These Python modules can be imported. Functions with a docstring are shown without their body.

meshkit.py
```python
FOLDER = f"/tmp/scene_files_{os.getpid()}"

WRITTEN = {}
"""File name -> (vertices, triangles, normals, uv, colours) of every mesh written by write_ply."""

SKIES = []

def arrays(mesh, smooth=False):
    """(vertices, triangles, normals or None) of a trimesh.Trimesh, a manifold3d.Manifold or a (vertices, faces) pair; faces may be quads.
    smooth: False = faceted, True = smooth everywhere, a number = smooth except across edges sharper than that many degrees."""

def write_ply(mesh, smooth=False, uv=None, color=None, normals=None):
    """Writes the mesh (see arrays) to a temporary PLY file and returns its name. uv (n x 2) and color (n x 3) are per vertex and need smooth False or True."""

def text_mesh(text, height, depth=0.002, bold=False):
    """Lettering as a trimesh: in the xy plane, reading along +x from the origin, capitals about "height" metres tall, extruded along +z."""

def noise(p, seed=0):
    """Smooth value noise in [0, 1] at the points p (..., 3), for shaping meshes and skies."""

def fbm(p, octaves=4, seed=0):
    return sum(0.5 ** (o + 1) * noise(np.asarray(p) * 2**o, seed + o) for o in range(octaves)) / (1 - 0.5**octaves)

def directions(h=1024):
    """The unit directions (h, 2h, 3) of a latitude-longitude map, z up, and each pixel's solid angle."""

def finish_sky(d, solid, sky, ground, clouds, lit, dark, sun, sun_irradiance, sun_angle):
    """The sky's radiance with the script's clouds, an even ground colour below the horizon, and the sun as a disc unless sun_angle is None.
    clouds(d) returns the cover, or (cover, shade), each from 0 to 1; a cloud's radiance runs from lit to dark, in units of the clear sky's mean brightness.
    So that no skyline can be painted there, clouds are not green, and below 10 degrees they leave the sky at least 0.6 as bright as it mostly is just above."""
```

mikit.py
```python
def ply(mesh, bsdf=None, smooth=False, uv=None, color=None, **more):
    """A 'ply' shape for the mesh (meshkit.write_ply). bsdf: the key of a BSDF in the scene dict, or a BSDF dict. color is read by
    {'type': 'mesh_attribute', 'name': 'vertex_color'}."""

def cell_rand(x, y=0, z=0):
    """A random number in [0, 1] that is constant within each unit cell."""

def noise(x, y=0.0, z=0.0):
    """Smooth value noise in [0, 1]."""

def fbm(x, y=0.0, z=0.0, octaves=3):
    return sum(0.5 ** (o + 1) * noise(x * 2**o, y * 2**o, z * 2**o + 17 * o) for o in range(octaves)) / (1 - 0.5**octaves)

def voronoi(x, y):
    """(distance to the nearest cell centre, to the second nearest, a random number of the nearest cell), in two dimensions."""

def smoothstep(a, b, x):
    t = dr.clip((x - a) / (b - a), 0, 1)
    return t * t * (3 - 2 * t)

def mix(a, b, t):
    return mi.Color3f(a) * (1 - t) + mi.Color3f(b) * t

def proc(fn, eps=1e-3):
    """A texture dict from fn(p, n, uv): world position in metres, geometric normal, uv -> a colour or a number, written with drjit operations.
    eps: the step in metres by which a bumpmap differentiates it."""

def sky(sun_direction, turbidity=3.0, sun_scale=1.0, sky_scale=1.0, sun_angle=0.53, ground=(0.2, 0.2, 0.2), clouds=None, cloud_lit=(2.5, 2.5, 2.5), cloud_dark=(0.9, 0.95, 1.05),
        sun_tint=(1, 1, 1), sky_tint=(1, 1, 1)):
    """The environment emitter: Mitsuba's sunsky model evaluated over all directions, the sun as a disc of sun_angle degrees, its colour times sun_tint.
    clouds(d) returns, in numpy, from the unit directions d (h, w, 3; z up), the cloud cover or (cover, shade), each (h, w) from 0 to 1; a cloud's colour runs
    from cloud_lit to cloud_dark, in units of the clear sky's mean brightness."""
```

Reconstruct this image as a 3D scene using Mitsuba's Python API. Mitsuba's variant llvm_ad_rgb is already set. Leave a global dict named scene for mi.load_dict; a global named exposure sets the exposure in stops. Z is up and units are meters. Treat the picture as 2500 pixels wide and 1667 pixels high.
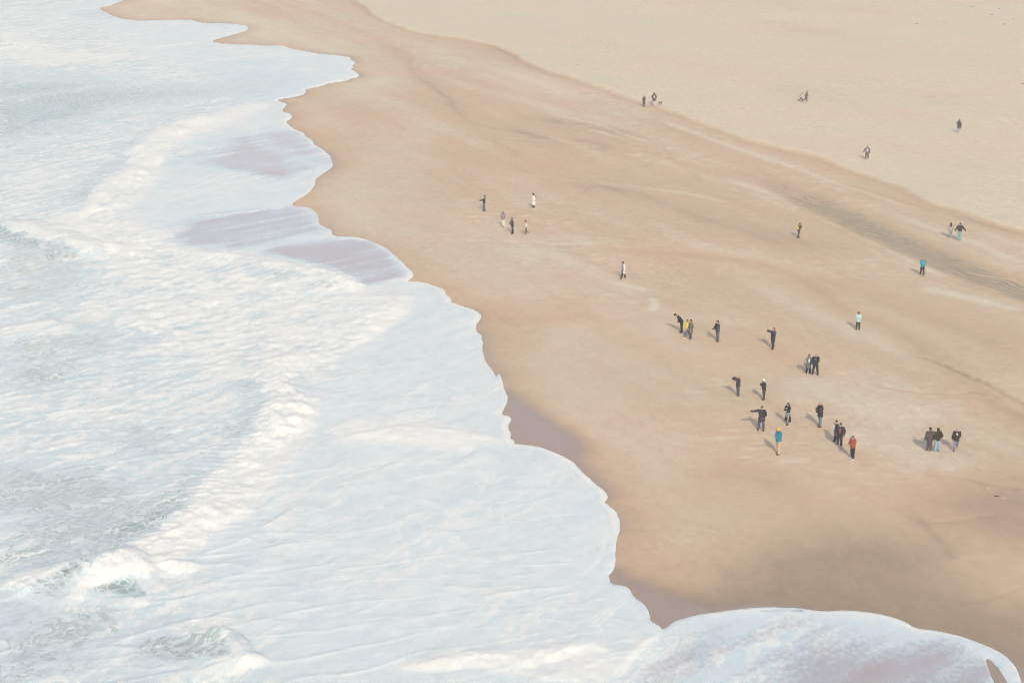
import math, numpy as np, trimesh, shapely, drjit as dr, mitsuba as mi, mikit, meshkit
from shapely.geometry import Polygon
from scipy.spatial import cKDTree
from manifold3d import Manifold
T = mi.ScalarTransform4f
scene, labels = {}, {}

# ---------------------------------------------------------------- camera, sky, exposure
CAM_H, PITCH, FOCAL, PW, PH = 42.4, math.radians(17.8), 4200.0, 2500.0, 1667.0
FWD = (0.0, math.cos(PITCH), -math.sin(PITCH))
scene['view'] = dict(type='perspective', fov=math.degrees(2 * math.atan(PW / 2 / FOCAL)), fov_axis='x', near_clip=1.0, far_clip=9000.0,
                       to_world=T().look_at(origin=[0, 0, CAM_H], target=[0, FWD[1] * 100, CAM_H + FWD[2] * 100], up=[0, 0, 1]),
                       medium={'type': 'ref', 'id': 'sea_air'})
SUN_AZ, SUN_EL = math.radians(9), math.radians(33.5)
SUN = [math.sin(SUN_AZ) * math.cos(SUN_EL), -math.cos(SUN_AZ) * math.cos(SUN_EL), math.sin(SUN_EL)]


def veil(d):
    n = meshkit.fbm(d * np.array([2.2, 2.2, 5.0]) + 3.0, 4, seed=5)
    return np.clip(0.35 + 0.9 * (n - 0.42), 0, 0.8)


scene['sky'] = mikit.sky(SUN, turbidity=4.0, sun_scale=0.6, sky_scale=1.0, sun_angle=2.4, sun_tint=(0.94, 1.0, 1.07), sky_tint=(1.03, 1.0, 0.96), clouds=veil, cloud_lit=(2.0, 2.0, 2.02), cloud_dark=(1.2, 1.22, 1.3),
                         ground=(0.35, 0.33, 0.3))
exposure = 1.96
scene['sea_air'] = dict(type='homogeneous', albedo={'type': 'rgb', 'value': [0.96, 0.96, 0.96]}, sigma_t=0.0006)
scene['haze'] = dict(type='cube', to_world=T().translate([0, 800, 30]).scale([2500, 2500, 34]), bsdf={'type': 'null'}, interior={'type': 'ref', 'id': 'sea_air'})
labels['haze'] = dict(label='thin pale sea haze over the beach', kind='stuff')


# ---------------------------------------------------------------- where things stand: survey points of the photograph laid onto the ground
def on_ground(u, v, z=0.0):
    u, v = np.asarray(u, float), np.asarray(v, float)
    a, b = (u - PW / 2) / FOCAL, (v - PH / 2) / FOCAL
    dy, dz = math.cos(PITCH) - b * math.sin(PITCH), -math.sin(PITCH) - b * math.cos(PITCH)
    t = (CAM_H - z) / -dz
    return np.stack([a * t, dy * t], -1)


def S(pts, ox=0, oy=0, k=2.6133):       # survey list -> ground points in metres
    p = np.asarray(pts, float)
    return on_ground(ox + p[:, 0] / k, oy + p[:, 1] / k)


def Q(pts):
    return S(pts, 0, 0, 0.9408)


def dense(p, step=0.15, closed=False):
    p = np.vstack([p, p[:1]]) if closed else np.asarray(p)
    seg = np.linalg.norm(np.diff(p, axis=0), axis=1)
    s = np.concatenate([[0], np.cumsum(seg)])
    n = max(int(s[-1] / step), 4)
    t = np.linspace(0, s[-1], n)
    return np.stack([np.interp(t, s, p[:, k]) for k in (0, 1)], 1)


def smooth_line(p, closed=False, rounds=2):
    p = np.asarray(p)
    for _ in range(rounds):
        a, b = (p, np.roll(p, -1, 0)) if closed else (p[:-1], p[1:])
        q = np.stack([a * 0.75 + b * 0.25, a * 0.25 + b * 0.75], 1).reshape(-1, 2)
        p = q if closed else np.vstack([p[:1], q, p[-1:]])
    return p


def sstep(a, b, x):
    t = np.clip((x - a) / (b - a), 0, 1)
    return t * t * (3 - 2 * t)


def nz(xy, sx, sy=None, seed=0, octaves=3, rot=0.0):
    """fractal noise around 0 (about -0.5 to 0.5) with features sx by sy metres, turned by rot degrees"""
    c, s = math.cos(math.radians(rot)), math.sin(math.radians(rot))
    u, w = xy[:, 0] * c + xy[:, 1] * s, -xy[:, 0] * s + xy[:, 1] * c
    return meshkit.fbm(np.stack([u / sx, w / (sy or sx), np.zeros(len(xy))], 1) + 1000, octaves, seed) - 0.5


class Line:
    """signed distance to a line on the ground: positive to its left, and the share along it"""

    def __init__(self, p, step=0.2):
        self.p = dense(smooth_line(p), step)
        t = np.gradient(self.p, axis=0)
        t /= np.linalg.norm(t, axis=1, keepdims=True) + 1e-9
        self.n = np.stack([-t[:, 1], t[:, 0]], 1)
        self.tree = cKDTree(self.p)
        self.lo, self.hi = self.p.min(0), self.p.max(0)

    def near(self, xy, reach):
        k = np.nonzero(((xy > self.lo - reach) & (xy < self.hi + reach)).all(1))[0]
        d, i = self.tree.query(xy[k], distance_upper_bound=reach)
        ok = np.isfinite(d)
        k, d, i = k[ok], d[ok], i[ok]
        side = np.sign(((xy[k] - self.p[i]) * self.n[i]).sum(1))
        return k, d * np.where(side == 0, 1, side), i / (len(self.p) - 1)


class Patch:
    """1 inside an outline, fading over `soft` metres across its edge"""

    def __init__(self, p, soft):
        self.p, self.soft = smooth_line(p, True), soft
        self.poly = Polygon(self.p).buffer(0)
        self.tree = cKDTree(dense(self.p, 0.3, True))

    def at(self, xy):
        out = np.zeros(len(xy))
        lo, hi = self.p.min(0) - self.soft, self.p.max(0) + self.soft
        k = np.nonzero(((xy > lo) & (xy < hi)).all(1))[0]
        d, _ = self.tree.query(xy[k])
        ins = shapely.contains_xy(self.poly, xy[k, 0], xy[k, 1])
        out[k] = sstep(-self.soft, self.soft, np.where(ins, d, -d))
        return out


# ---------------------------------------------------------------- the water's edge
edge = np.vstack([
    S([(1010, -90), (900, -40), (785, 0), (755, 15), (700, 35), (640, 48), (628, 55), (660, 75), (700, 95), (740, 110), (790, 122), (850, 132), (960, 130), (1060, 127), (1130, 124), (1215, 126), (1260, 140), (1310, 150), (1390, 148),
       (1480, 150), (1530, 158), (1570, 165), (1585, 178), (1580, 192), (1540, 205), (1490, 220), (1430, 235), (1370, 252), (1345, 262), (1380, 275), (1440, 280), (1540, 284), (1620, 287), (1700, 290), (1790, 290), (1820, 302),
       (1870, 315), (1930, 325), (2000, 338), (2060, 345), (2130, 352), (2190, 358), (2240, 370), (2225, 380), (2262, 395), (2270, 408), (2230, 418), (2262, 430), (2225, 442), (2262, 455), (2298, 487), (2240, 500), (2210, 515),
       (2150, 522), (2090, 530), (2050, 548), (1990, 560), (1940, 570), (1950, 595), (1910, 610), (1850, 622), (1790, 632), (1760, 640), (1800, 655), (1828, 662), (1820, 680), (1800, 700), (1795, 712), (1840, 722), (1862, 740),
       (1860, 755), (1820, 772), (1830, 790), (1855, 812), (1890, 832), (1942, 850), (1940, 870), (1990, 895), (2000, 925), (2050, 950), (2095, 985), (2120, 1035), (2118, 1065), (2080, 1090), (2040, 1120), (2010, 1140),
       (2010, 1170), (1985, 1210), (1955, 1240), (1890, 1275), (1862, 1297), (1870, 1318), (1930, 1320), (1975, 1325), (2000, 1345), (2030, 1380), (2030, 1430), (2080, 1455), (2118, 1470), (2110, 1495)]),
    S([(60, 203), (140, 202), (200, 208), (250, 225), (310, 245), (360, 270), (400, 300), (430, 325), (470, 365), (500, 395), (545, 430), (545, 455), (520, 478), (500, 488), (570, 489), (640, 503), (660, 512), (700, 525),
       (745, 540), (750, 575), (785, 595), (790, 615), (770, 625), (820, 628), (850, 645), (920, 665), (955, 680), (977, 710), (965, 735), (945, 755), (942, 785), (950, 815), (975, 832), (978, 848), (980, 858), (988, 870),
       (987, 890), (981, 898), (986, 910), (985, 925), (981, 935), (990, 950), (995, 980), (1015, 1015), (1035, 1045), (1060, 1075), (1080, 1110), (1095, 1060), (1120, 1180), (1140, 1215), (1142, 1250), (1130, 1285), (1110, 1320),
       (1108, 1337), (1150, 1348), (1165, 1365), (1155, 1385), (1143, 1405), (1150, 1430), (1170, 1460), (1158, 1490), (1185, 1500), (1188, 1520)], 800, 500),
    S([(1190, 42), (1260, 48), (1350, 60), (1430, 88), (1500, 120), (1560, 155), (1580, 185), (1640, 235), (1690, 290), (1750, 330), (1770, 350), (1785, 378), (1775, 400), (1755, 410), (1790, 435), (1840, 475), (1840, 505),
       (1862, 520), (1855, 545), (1862, 590), (1840, 640), (1835, 680), (1825, 730), (1835, 775), (1825, 820), (1800, 865), (1780, 875), (1792, 900), (1793, 920), (1820, 938), (1870, 942), (1910, 955), (1930, 980), (1938, 1005),
       (1970, 1035), (2015, 1060), (2040, 1100), (2052, 1140), (2055, 1170), (2100, 1195), (2130, 1226)], 800, 1067),
    S([(60, 1222), (90, 1205), (130, 1172), (190, 1155), (270, 1135), (350, 1122), (430, 1112), (520, 1097), (620, 1088), (730, 1082), (800, 1085), (900, 1090), (980, 1102), (1080, 1112), (1180, 1106), (1280, 1107), (1370, 1117),
       (1450, 1130), (1540, 1155), (1600, 1180), (1650, 1213), (1690, 1223), (1780, 1232), (1850, 1245), (1940, 1265), (2010, 1290), (2100, 1325), (2180, 1360), (2240, 1400), (2290, 1460), (2315, 1520), (2345, 1600), (2365, 1680), (2345, 1720), (2310, 1660), (2262, 1570),
       (2215, 1490), (2160, 1430), (2112, 1398), (2102, 1430), (2120, 1490), (2150, 1560), (2230, 1720), (2330, 1900)], 1600, 1067)])
edge = smooth_line(edge, rounds=2)
far_end, near_end = edge[0], edge[-1]
sea_outline = np.vstack([edge, [[near_end[0] + 6, 45.0], [20, 20.0], [0, -2500.0], [-4000.0, -2500.0], [-4000.0, 7000.0], [-900.0, 7000.0], [-420, 1500.0], [-130, 560.0]]])
sea_poly = Polygon(sea_outline).buffer(0)
edge_tree = cKDTree(dense(np.vstack([[[-900.0, 7000.0], [-420, 1500.0], [-130, 560.0]], edge, [[near_end[0] + 6, 45.0], [20, 20.0], [0, -2500.0]]]), 0.06))


def shore(xy):
    """metres inside the water's edge (negative on the sand), with small lobes along it"""
    d, _ = edge_tree.query(xy)
    sd = np.where(shapely.contains_xy(sea_poly, xy[:, 0], xy[:, 1]), d, -d)
    k = np.abs(sd) < 3
    sd[k] += 0.28 * nz(xy[k], 1.3, seed=3, octaves=3) * (0.35 + 0.65 * sstep(-0.5, 1, nz(xy[k], 9, seed=8)))
    return sd


# ---------------------------------------------------------------- beach: relief, wetness, dark patches and grey silt of the sand
berm = Line(Q([(770, -30), (805, 0), (850, 25), (900, 60), (960, 80), (1050, 90), (1120, 105), (1200, 140), (1270, 170), (1330, 192), (1400, 214), (1470, 236), (1560, 268), (1650, 303), (1750, 338), (1860, 363), (1960, 398), (2050, 430),
               (2140, 465), (2240, 500), (2352, 535), (2480, 580), (2700, 660), (3100, 810), (3700, 1040), (4600, 1380)]))
shelf = Line(Q([(1260, 560), (1560, 575), (1700, 590), (1800, 610), (1870, 640), (1940, 690), (2000, 722), (2080, 752), (2150, 800), (2220, 860), (2290, 900), (2352, 935), (2440, 985), (2600, 1060), (2900, 1210), (3300, 1420)]))
rill = Line(Q([(860, 95), (925, 115), (952, 130), (940, 148), (955, 172), (1005, 205), (1038, 228), (1042, 250), (1075, 280), (1120, 292), (1190, 300), (1260, 318), (1330, 345), (1345, 352)]))
rill2 = Line(Q([(1120, 318), (1190, 345), (1182, 372), (1198, 392), (1280, 408), (1370, 420), (1460, 440), (1540, 470)]))
rill3 = Line(Q([(2080, 815), (2150, 832), (2210, 858), (2260, 884), (2310, 908), (2370, 945), (2450, 985)]))
rill4 = Line(Q([(1335, 445), (1345, 432), (1375, 424), (1420, 435), (1455, 452)]))
rill5 = Line(Q([(1990, 880), (2100, 900), (2190, 905), (2250, 900), (2310, 915)]))
step6 = Line(Q([(1960, 1120), (2060, 1165), (2120, 1195), (2170, 1200), (2235, 1185), (2300, 1185)]))
step7 = Line(Q([(2080, 1155), (2140, 1210), (2180, 1260), (2210, 1290)]))
step8 = Line(Q([(2120, 1085), (2230, 1105), (2300, 1125), (2420, 1130)]))
step9 = Line(Q([(2180, 1380), (2250, 1372), (2320, 1350), (2400, 1335)]))
rill10 = Line(Q([(1520, 330), (1600, 410), (1640, 420), (1760, 440), (1870, 500), (1960, 545), (2080, 600), (2200, 650), (2352, 690)]))
gully = Line(Q([(1620, 340), (1676, 371), (1776, 418), (1876, 465), (1976, 510), (2076, 558), (2176, 603), (2251, 636), (2352, 668), (2480, 710), (2800, 830), (3300, 1020)]))
gully2 = Line(Q([(1180, 265), (1270, 275), (1340, 285), (1420, 300), (1500, 325)]))
bands_along = [(Line(Q(p)), w, a) for p, w, a in (
    ([(1601, 406), (1726, 426), (1801, 461), (1926, 516), (2026, 566), (2126, 616), (2251, 656)], 1.5, -0.26), ([(1260, 400), (1526, 461), (1626, 501), (1726, 531), (1801, 549), (1926, 576), (2001, 601)], 2.4, 0.20),
    ([(1800, 620), (1926, 656), (2076, 716), (2226, 766), (2352, 826)], 2.6, 0.14), ([(1430, 255), (1560, 300), (1700, 355), (1850, 395), (2000, 450), (2150, 505), (2352, 575)], 1.2, 0.10),
    ([(1500, 268), (1620, 318), (1780, 372), (1950, 428), (2150, 500)], 0.7, -0.22), ([(1280, 275), (1350, 292), (1420, 318)], 0.5, -0.3), ([(1290, 268), (1380, 285), (1440, 310), (1500, 330)], 0.35, -0.3),
    ([(1170, 300), (1290, 320), (1400, 335), (1340, 350)], 1.4, 0.14), ([(880, 100), (960, 160), (1030, 230), (1100, 285)], 1.6, 0.16), ([(1000, 150), (1150, 200), (1280, 230), (1400, 270)], 3.0, 0.12),
    ([(1190, 400), (1300, 412), (1420, 425), (1560, 440), (1700, 470)], 0.8, -0.2), ([(1391, 645), (1456, 660), (1490, 668)], 0.35, -0.55), ([(1492, 682), (1508, 695), (1500, 715)], 0.35, -0.5),
    ([(1180, 560), (1290, 590), (1400, 640), (1520, 690)], 1.6, -0.14), ([(1480, 700), (1600, 735), (1760, 745)], 1.4, -0.10), ([(1130, 740), (1240, 735), (1360, 715)], 1.2, 0.10),
    ([(1780, 880), (1900, 900), (2020, 940), (2160, 980)], 3.0, -0.16), ([(1880, 990), (2000, 1010), (2120, 1060), (2250, 1090)], 2.2, -0.18), ([(1560, 1100), (1700, 1085), (1850, 1100)], 1.6, 0.12),
    ([(2352, 545), (2200, 500), (2050, 455), (1900, 412)], 0.5, 0.22), ([(2352, 610), (2250, 560), (2150, 528), (2050, 492)], 0.5, -0.16), ([(2100, 660), (2250, 690), (2352, 720)], 0.8, -0.25))]
wet_and_dark_patches = [(Patch(S([(1108, 1337), (1150, 1230), (1145, 1180), (1200, 1215), (1300, 1290), (1420, 1370), (1520, 1440), (1600, 1500), (1640, 1568), (1580, 1640), (1480, 1600), (1330, 1545), (1185, 1526)], 800, 500), 1.8), 0.74, 0.95),
               (Patch(S([(1810, 850), (1900, 905), (2050, 955), (2180, 995), (2350, 1050), (2540, 1095), (2540, 1120), (2180, 1215), (2130, 1240), (2050, 1180), (1930, 1000), (1790, 910)], 800, 1067), 2.0), 0.8, 0.95),
               (Patch(S([(640, 48), (600, 130), (850, 140), (790, 118), (700, 92)]), 2.0), 0.8, 0.5),
               (Patch(S([(-20, 230), (180, 215), (330, 262), (430, 345), (460, 420), (420, 490), (0, 520)], 800, 500), 0.5), 0.75, 0.5),
               (Patch(Q([(1640, 1310), (1740, 1240), (1900, 1205), (2100, 1215), (2190, 1260), (2230, 1330), (2300, 1370), (2352, 1370), (2500, 1340), (2500, 1700), (1700, 1500), (1580, 1430), (1500, 1380)]), 4.5), 0.80, 0.0),  # broad darker stretch of sand at the bottom right, without gloss
               (Patch(Q([(2100, 1140), (2240, 1110), (2352, 1090), (2480, 1080), (2480, 1300), (2300, 1260), (2180, 1215)]), 4.0), 0.70, 0.12)]  # darker sand towards the right edge, barely glossy
damp_patches = [(Patch(Q([(1060, 740), (1120, 700), (1250, 690), (1360, 690), (1300, 740), (1200, 800), (1130, 830)]), 3.0), 0.16),
                (Patch(Q([(820, 60), (900, 90), (1000, 150), (1150, 210), (1300, 260), (1500, 330), (1420, 350), (1200, 330), (1050, 290), (930, 210), (820, 130)]), 5.0), 0.16),
                (Patch(Q([(1010, 300), (1120, 300), (1320, 345), (1340, 370), (1230, 400), (1100, 380), (960, 350)]), 4.0), 0.12),
                (Patch(Q([(1480, 480), (1700, 500), (1900, 580), (1830, 610), (1650, 560), (1500, 530)]), 5.0), 0.14),
                (Patch(Q([(1860, 640), (1980, 650), (2200, 720), (2352, 800), (2352, 870), (2200, 800), (2050, 730), (1930, 690)]), 4.0), 0.2),
                (Patch(Q([(1560, 1060), (1800, 1100), (2000, 1120), (1960, 1200), (1700, 1220), (1500, 1180)]), 4.0), 0.1),
                (Patch(Q([(700, 210), (760, 180), (950, 240), (1000, 300), (830, 330), (700, 280)]), 5.0), 0.12)]


def sand_at(xy, sd=None):
    """height, wetness and dark tone 0..1, grey silt 0..1 of the beach"""
    sd = shore(xy) if sd is None else sd
    land = sstep(0.8, 7.0, -sd)
    z = 0.22 * nz(xy, 40, 16, seed=21, octaves=3, rot=-70) + 0.10 * nz(xy, 9, 3, seed=22, octaves=4, rot=-66)
    wet = 0.24 + 0.34 * nz(xy, 46, 11, seed=23, octaves=4, rot=-70) + 0.26 * nz(xy, 24, 2.6, seed=27, octaves=3, rot=-66) * sstep(2, 22, -sd) + 0.06 * nz(xy, 4, 2.5, seed=28, octaves=3, rot=-60)
    silt = 0.12 * sstep(0.0, 0.35, nz(xy, 34, 9, seed=24, octaves=3, rot=-70))
    # the dry upper beach behind the berm
    k, d, _ = berm.near(xy, 900.0)
    wob = d + 2.2 * nz(xy[k], 9, seed=25, octaves=3)
    up = sstep(-0.35, 0.75, wob)
    z[k] += up * (0.30 + 0.010 * np.clip(wob, 0, 40)) + 0.05 * np.exp(-((wob - 1.2) / 1.2) ** 2)
    z[k] += up * (0.012 + 0.08 * sstep(0.5, 0.7, nz(xy[k], 24, seed=32) + 0.5)) * nz(xy[k], 1.2, seed=31, octaves=3) + up * 0.25 * nz(xy[k], 16, 9, seed=33, octaves=3, rot=-30)
    wet[k] = wet[k] * (1 - up) + up * (0.06 + 0.30 * nz(xy[k], 50, 14, seed=26, octaves=4, rot=-62))
    wet[k] += (1 - up) * (0.22 * np.exp(-np.clip(-wob, 0, None) / 2.6) + 0.11 * np.exp(-((wob + 0.5) / 0.5) ** 2))
    silt[k] *= 1 - up
    lower = np.zeros(len(xy)); lower[k] = 1 - up
    # trampled, slightly drier sand in flat bands
    k, d, t = shelf.near(xy, 30.0)
    z[k] += 0.10 * sstep(-0.35, 0.35, d) * np.exp(-np.clip(d, 0, None) / 8)
    wet[k] += 0.26 * np.exp(-((d + 1.1) / 1.3) ** 2) * sstep(0, 0.2, t) - 0.06 * np.exp(-((d - 1.5) / 1.8) ** 2)
    for line, h, w, a, g in ((rill, 0.10, 0.6, 0.11, 0.0), (rill2, 0.08, 0.5, 0.10, 0.0), (rill3, 0.12, 0.16, 0.26, 0.35), (rill4, 0.04, 0.2, 0.10, 0.05), (rill5, 0.05, 0.2, 0.12, 0.0), (step6, 0.09, 0.35, 0.12, 0.0),
                             (step7, 0.08, 0.4, 0.16, 0.0), (step8, 0.06, 0.35, 0.2, 0.1), (step9, 0.05, 0.3, 0.14, 0.0), (rill10, 0.10, 0.5, 0.10, 0.0)):
        k, d, t = line.near(xy, 9.0)
        d = d + 0.5 * nz(xy[k], 1.6, seed=41, octaves=3) + 0.8 * nz(xy[k], 6, seed=42, octaves=2)
        f = sstep(0, 0.08, t) * sstep(0, 0.08, 1 - t) * (0.45 + 1.1 * np.clip(0.5 + nz(xy[k], 11, seed=43), 0, 1))
        z[k] += f * (h * sstep(-w, w, d) * np.exp(-np.clip(d, 0, None) / 2.5) - 0.35 * h * np.exp(-(d / w) ** 2))
        wet[k] += f * a * np.exp(-((d + 0.4 * w) / (1.1 * w)) ** 2) + f * 0.35 * a * np.exp(-np.clip(-d, 0, None) / 1.6) * (d < 0)
        silt[k] += f * g * np.exp(-((d + 0.4 * w) / (1.2 * w)) ** 2)
    for line, w, a, g in ((gully, 2.7, 0.42, 1.0), (gully2, 1.8, 0.16, 0.55)):
        k, d, t = line.near(xy, 16.0)
        d = d + 1.5 * nz(xy[k], 8, seed=45, octaves=4)
        f = sstep(0.03, 0.4, t) if line is gully else sstep(0, 0.3, t) * sstep(0, 0.3, 1 - t)
        body = f * np.where(d < 0, np.exp(-(d / w) ** 4), np.exp(-(d / (0.9 * w)) ** 2))
        z[k] -= 0.14 * body
        wet[k] += a * body
        silt[k] += g * body * (0.75 + 0.8 * nz(xy[k], 5, 1.2, seed=46, rot=-30))
        # sand ripples left by the running water, strongest along the upper bank
        rip = np.sin((xy[k, 0] * 0.75 + xy[k, 1] * 0.66 + 1.2 * nz(xy[k], 3.0, seed=47)) * 2 * math.pi / 1.5)
        where = f * np.exp(-((d - 0.7 * w) / (0.8 * w)) ** 2) * np.clip(0.55 + 1.6 * nz(xy[k], 5, seed=48), 0, 1)
        z[k] += 0.05 * rip * where
        wet[k] += 0.10 * rip * where
    for line, w, a in bands_along:
        k, d, t = line.near(xy, 3.5 * w + 2)
        d = d + 0.9 * w * nz(xy[k], 14, 5, seed=44, octaves=4, rot=-66)
        wet[k] += a * sstep(0, 0.15, t) * sstep(0, 0.15, 1 - t) * np.exp(-(d / w) ** 2) * (0.9 + 0.8 * nz(xy[k], 10, 1.4, seed=49, rot=-66))
    for patch, v in damp_patches:
        wet += v * patch.at(xy + 3.0 * np.stack([nz(xy, 12, seed=51), nz(xy, 12, seed=52)], 1)) * (0.8 + 0.9 * nz(xy, 16, 3.5, seed=53, rot=-66))
    # footprints, tracks and dried streaks on the lower beach
    tramp = np.clip(2.2 * (0.5 + nz(xy, 16, 12, seed=55, octaves=2)) - 0.9, 0, 1)
    near = sstep(5, 14, -sd)
    z += near * (0.02 + tramp) * 0.07 * nz(xy, 0.8, seed=56, octaves=2)
    wet -= near * tramp * 0.24 * np.clip(nz(xy, 1.3, 0.5, seed=57, octaves=2) * 3 - 0.2, 0, 1)
    wet += 0.12 * tramp * near * nz(xy, 1.8, 1.0, seed=58, octaves=4, rot=-60)
    # swash-soaked band along the water
    wet += 0.22 * np.exp(-np.clip(-sd, 0, None) / 1.8) * (1 - 0.4 * nz(xy, 8, seed=59)) - 0.05 * sstep(1.5, 5, -sd) * (1 - sstep(6, 14, -sd))
    gloss = 0.75 * np.exp(-np.clip(-sd, 0, None) / 1.1) * sstep(-0.3, 0.2, nz(xy, 12, seed=60))
    for patch, v, m in wet_and_dark_patches:
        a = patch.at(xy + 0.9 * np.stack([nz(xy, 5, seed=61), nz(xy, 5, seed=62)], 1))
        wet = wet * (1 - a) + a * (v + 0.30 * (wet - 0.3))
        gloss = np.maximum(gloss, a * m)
    z = z * land - 0.02 * (1 - land)
    return z, np.clip(wet, -0.4, 1), np.clip(silt, 0, 1), gloss


def place(u, v):
    """the point of the beach seen at a survey point"""
    z = 0.0
    for _ in range(4):
        xy = on_ground(u, v, z)[None]
        z = float(sand_at(xy)[0][0])
    return float(xy[0, 0]), float(xy[0, 1]), z


# ---------------------------------------------------------------- ground sheets, finer where the beach is close to the headland
def sheet():
    cols = np.concatenate([[-40, -12, -5, -2.6, -1.7, -1.35], np.linspace(-1.12, 1.12, 1060), [1.35, 1.7, 2.6, 5, 12, 40]])
    ang = np.linspace(math.radians(30.2), math.radians(5.6), 740)
    rows = np.concatenate([[-2400.0, -800, -200, 0, 30, 52, 64], CAM_H / np.tan(ang), [460, 520, 620, 800, 1200, 2200, 4000, 6800]])
    half = 0.302 * np.maximum(rows, 70) * 1.04 + 1.5
    X, Y = cols[None] * half[:, None], np.repeat(rows[:, None], len(cols), 1)
    nr, nc = X.shape
    i = (np.arange(nr - 1)[:, None] * nc + np.arange(nc - 1)).ravel()
    f = np.stack([i, i + 1, i + nc + 1, i + nc], 1)
    return np.stack([X.ravel(), Y.ravel()], 1), f


def cut(f, keep):
    """the part of the sheet where keep is true: ground points, triangles, distance from the water's edge"""
    f = f[keep[f].any(1)]
    ids = np.unique(f)
    back = np.zeros(len(GRID), int); back[ids] = np.arange(len(ids))
    f = back[f]
    return GRID[ids], np.vstack([f[:, [0, 1, 2]], f[:, [0, 2, 3]]]), SD[ids]


GRID, FACES = sheet()
SD = shore(GRID)


# ---------------------------------------------------------------- sea: swash sheets, broken waves and foam cover
def crest(pts, z, ox=0, oy=0, k=0.9408):
    p = np.asarray(pts, float)
    return Line(on_ground(ox + p[:, 0] / k, oy + p[:, 1] / k, z))


A, D, E, G, H, I = (0, 0, 2.6133), (0, 500, 2.6133), (800, 500, 2.6133), (0, 1067, 2.6133), (800, 1067, 2.6133), (1600, 1067, 2.6133)
C3, C4 = (550, 850, 5.227), (350, 1150, 5.227)
main = np.vstack([np.array([(1390, -60), (1200, 0), (900, 60), (640, 170), (640, 330), (690, 560), (690, 700), (650, 880), (570, 1000), (440, 1150), (300, 1250), (220, 1310), (80, 1440), (-40, 1580)]) / 5.227 + [550, 850],
                  np.array([(900, 200), (830, 350), (740, 480), (560, 600), (440, 760), (300, 800), (130, 960), (20, 1050), (-120, 1120), (-600, 1300), (-1000, 1420), (-1500, 1480)]) / 5.227 + [350, 1150]])
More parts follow.
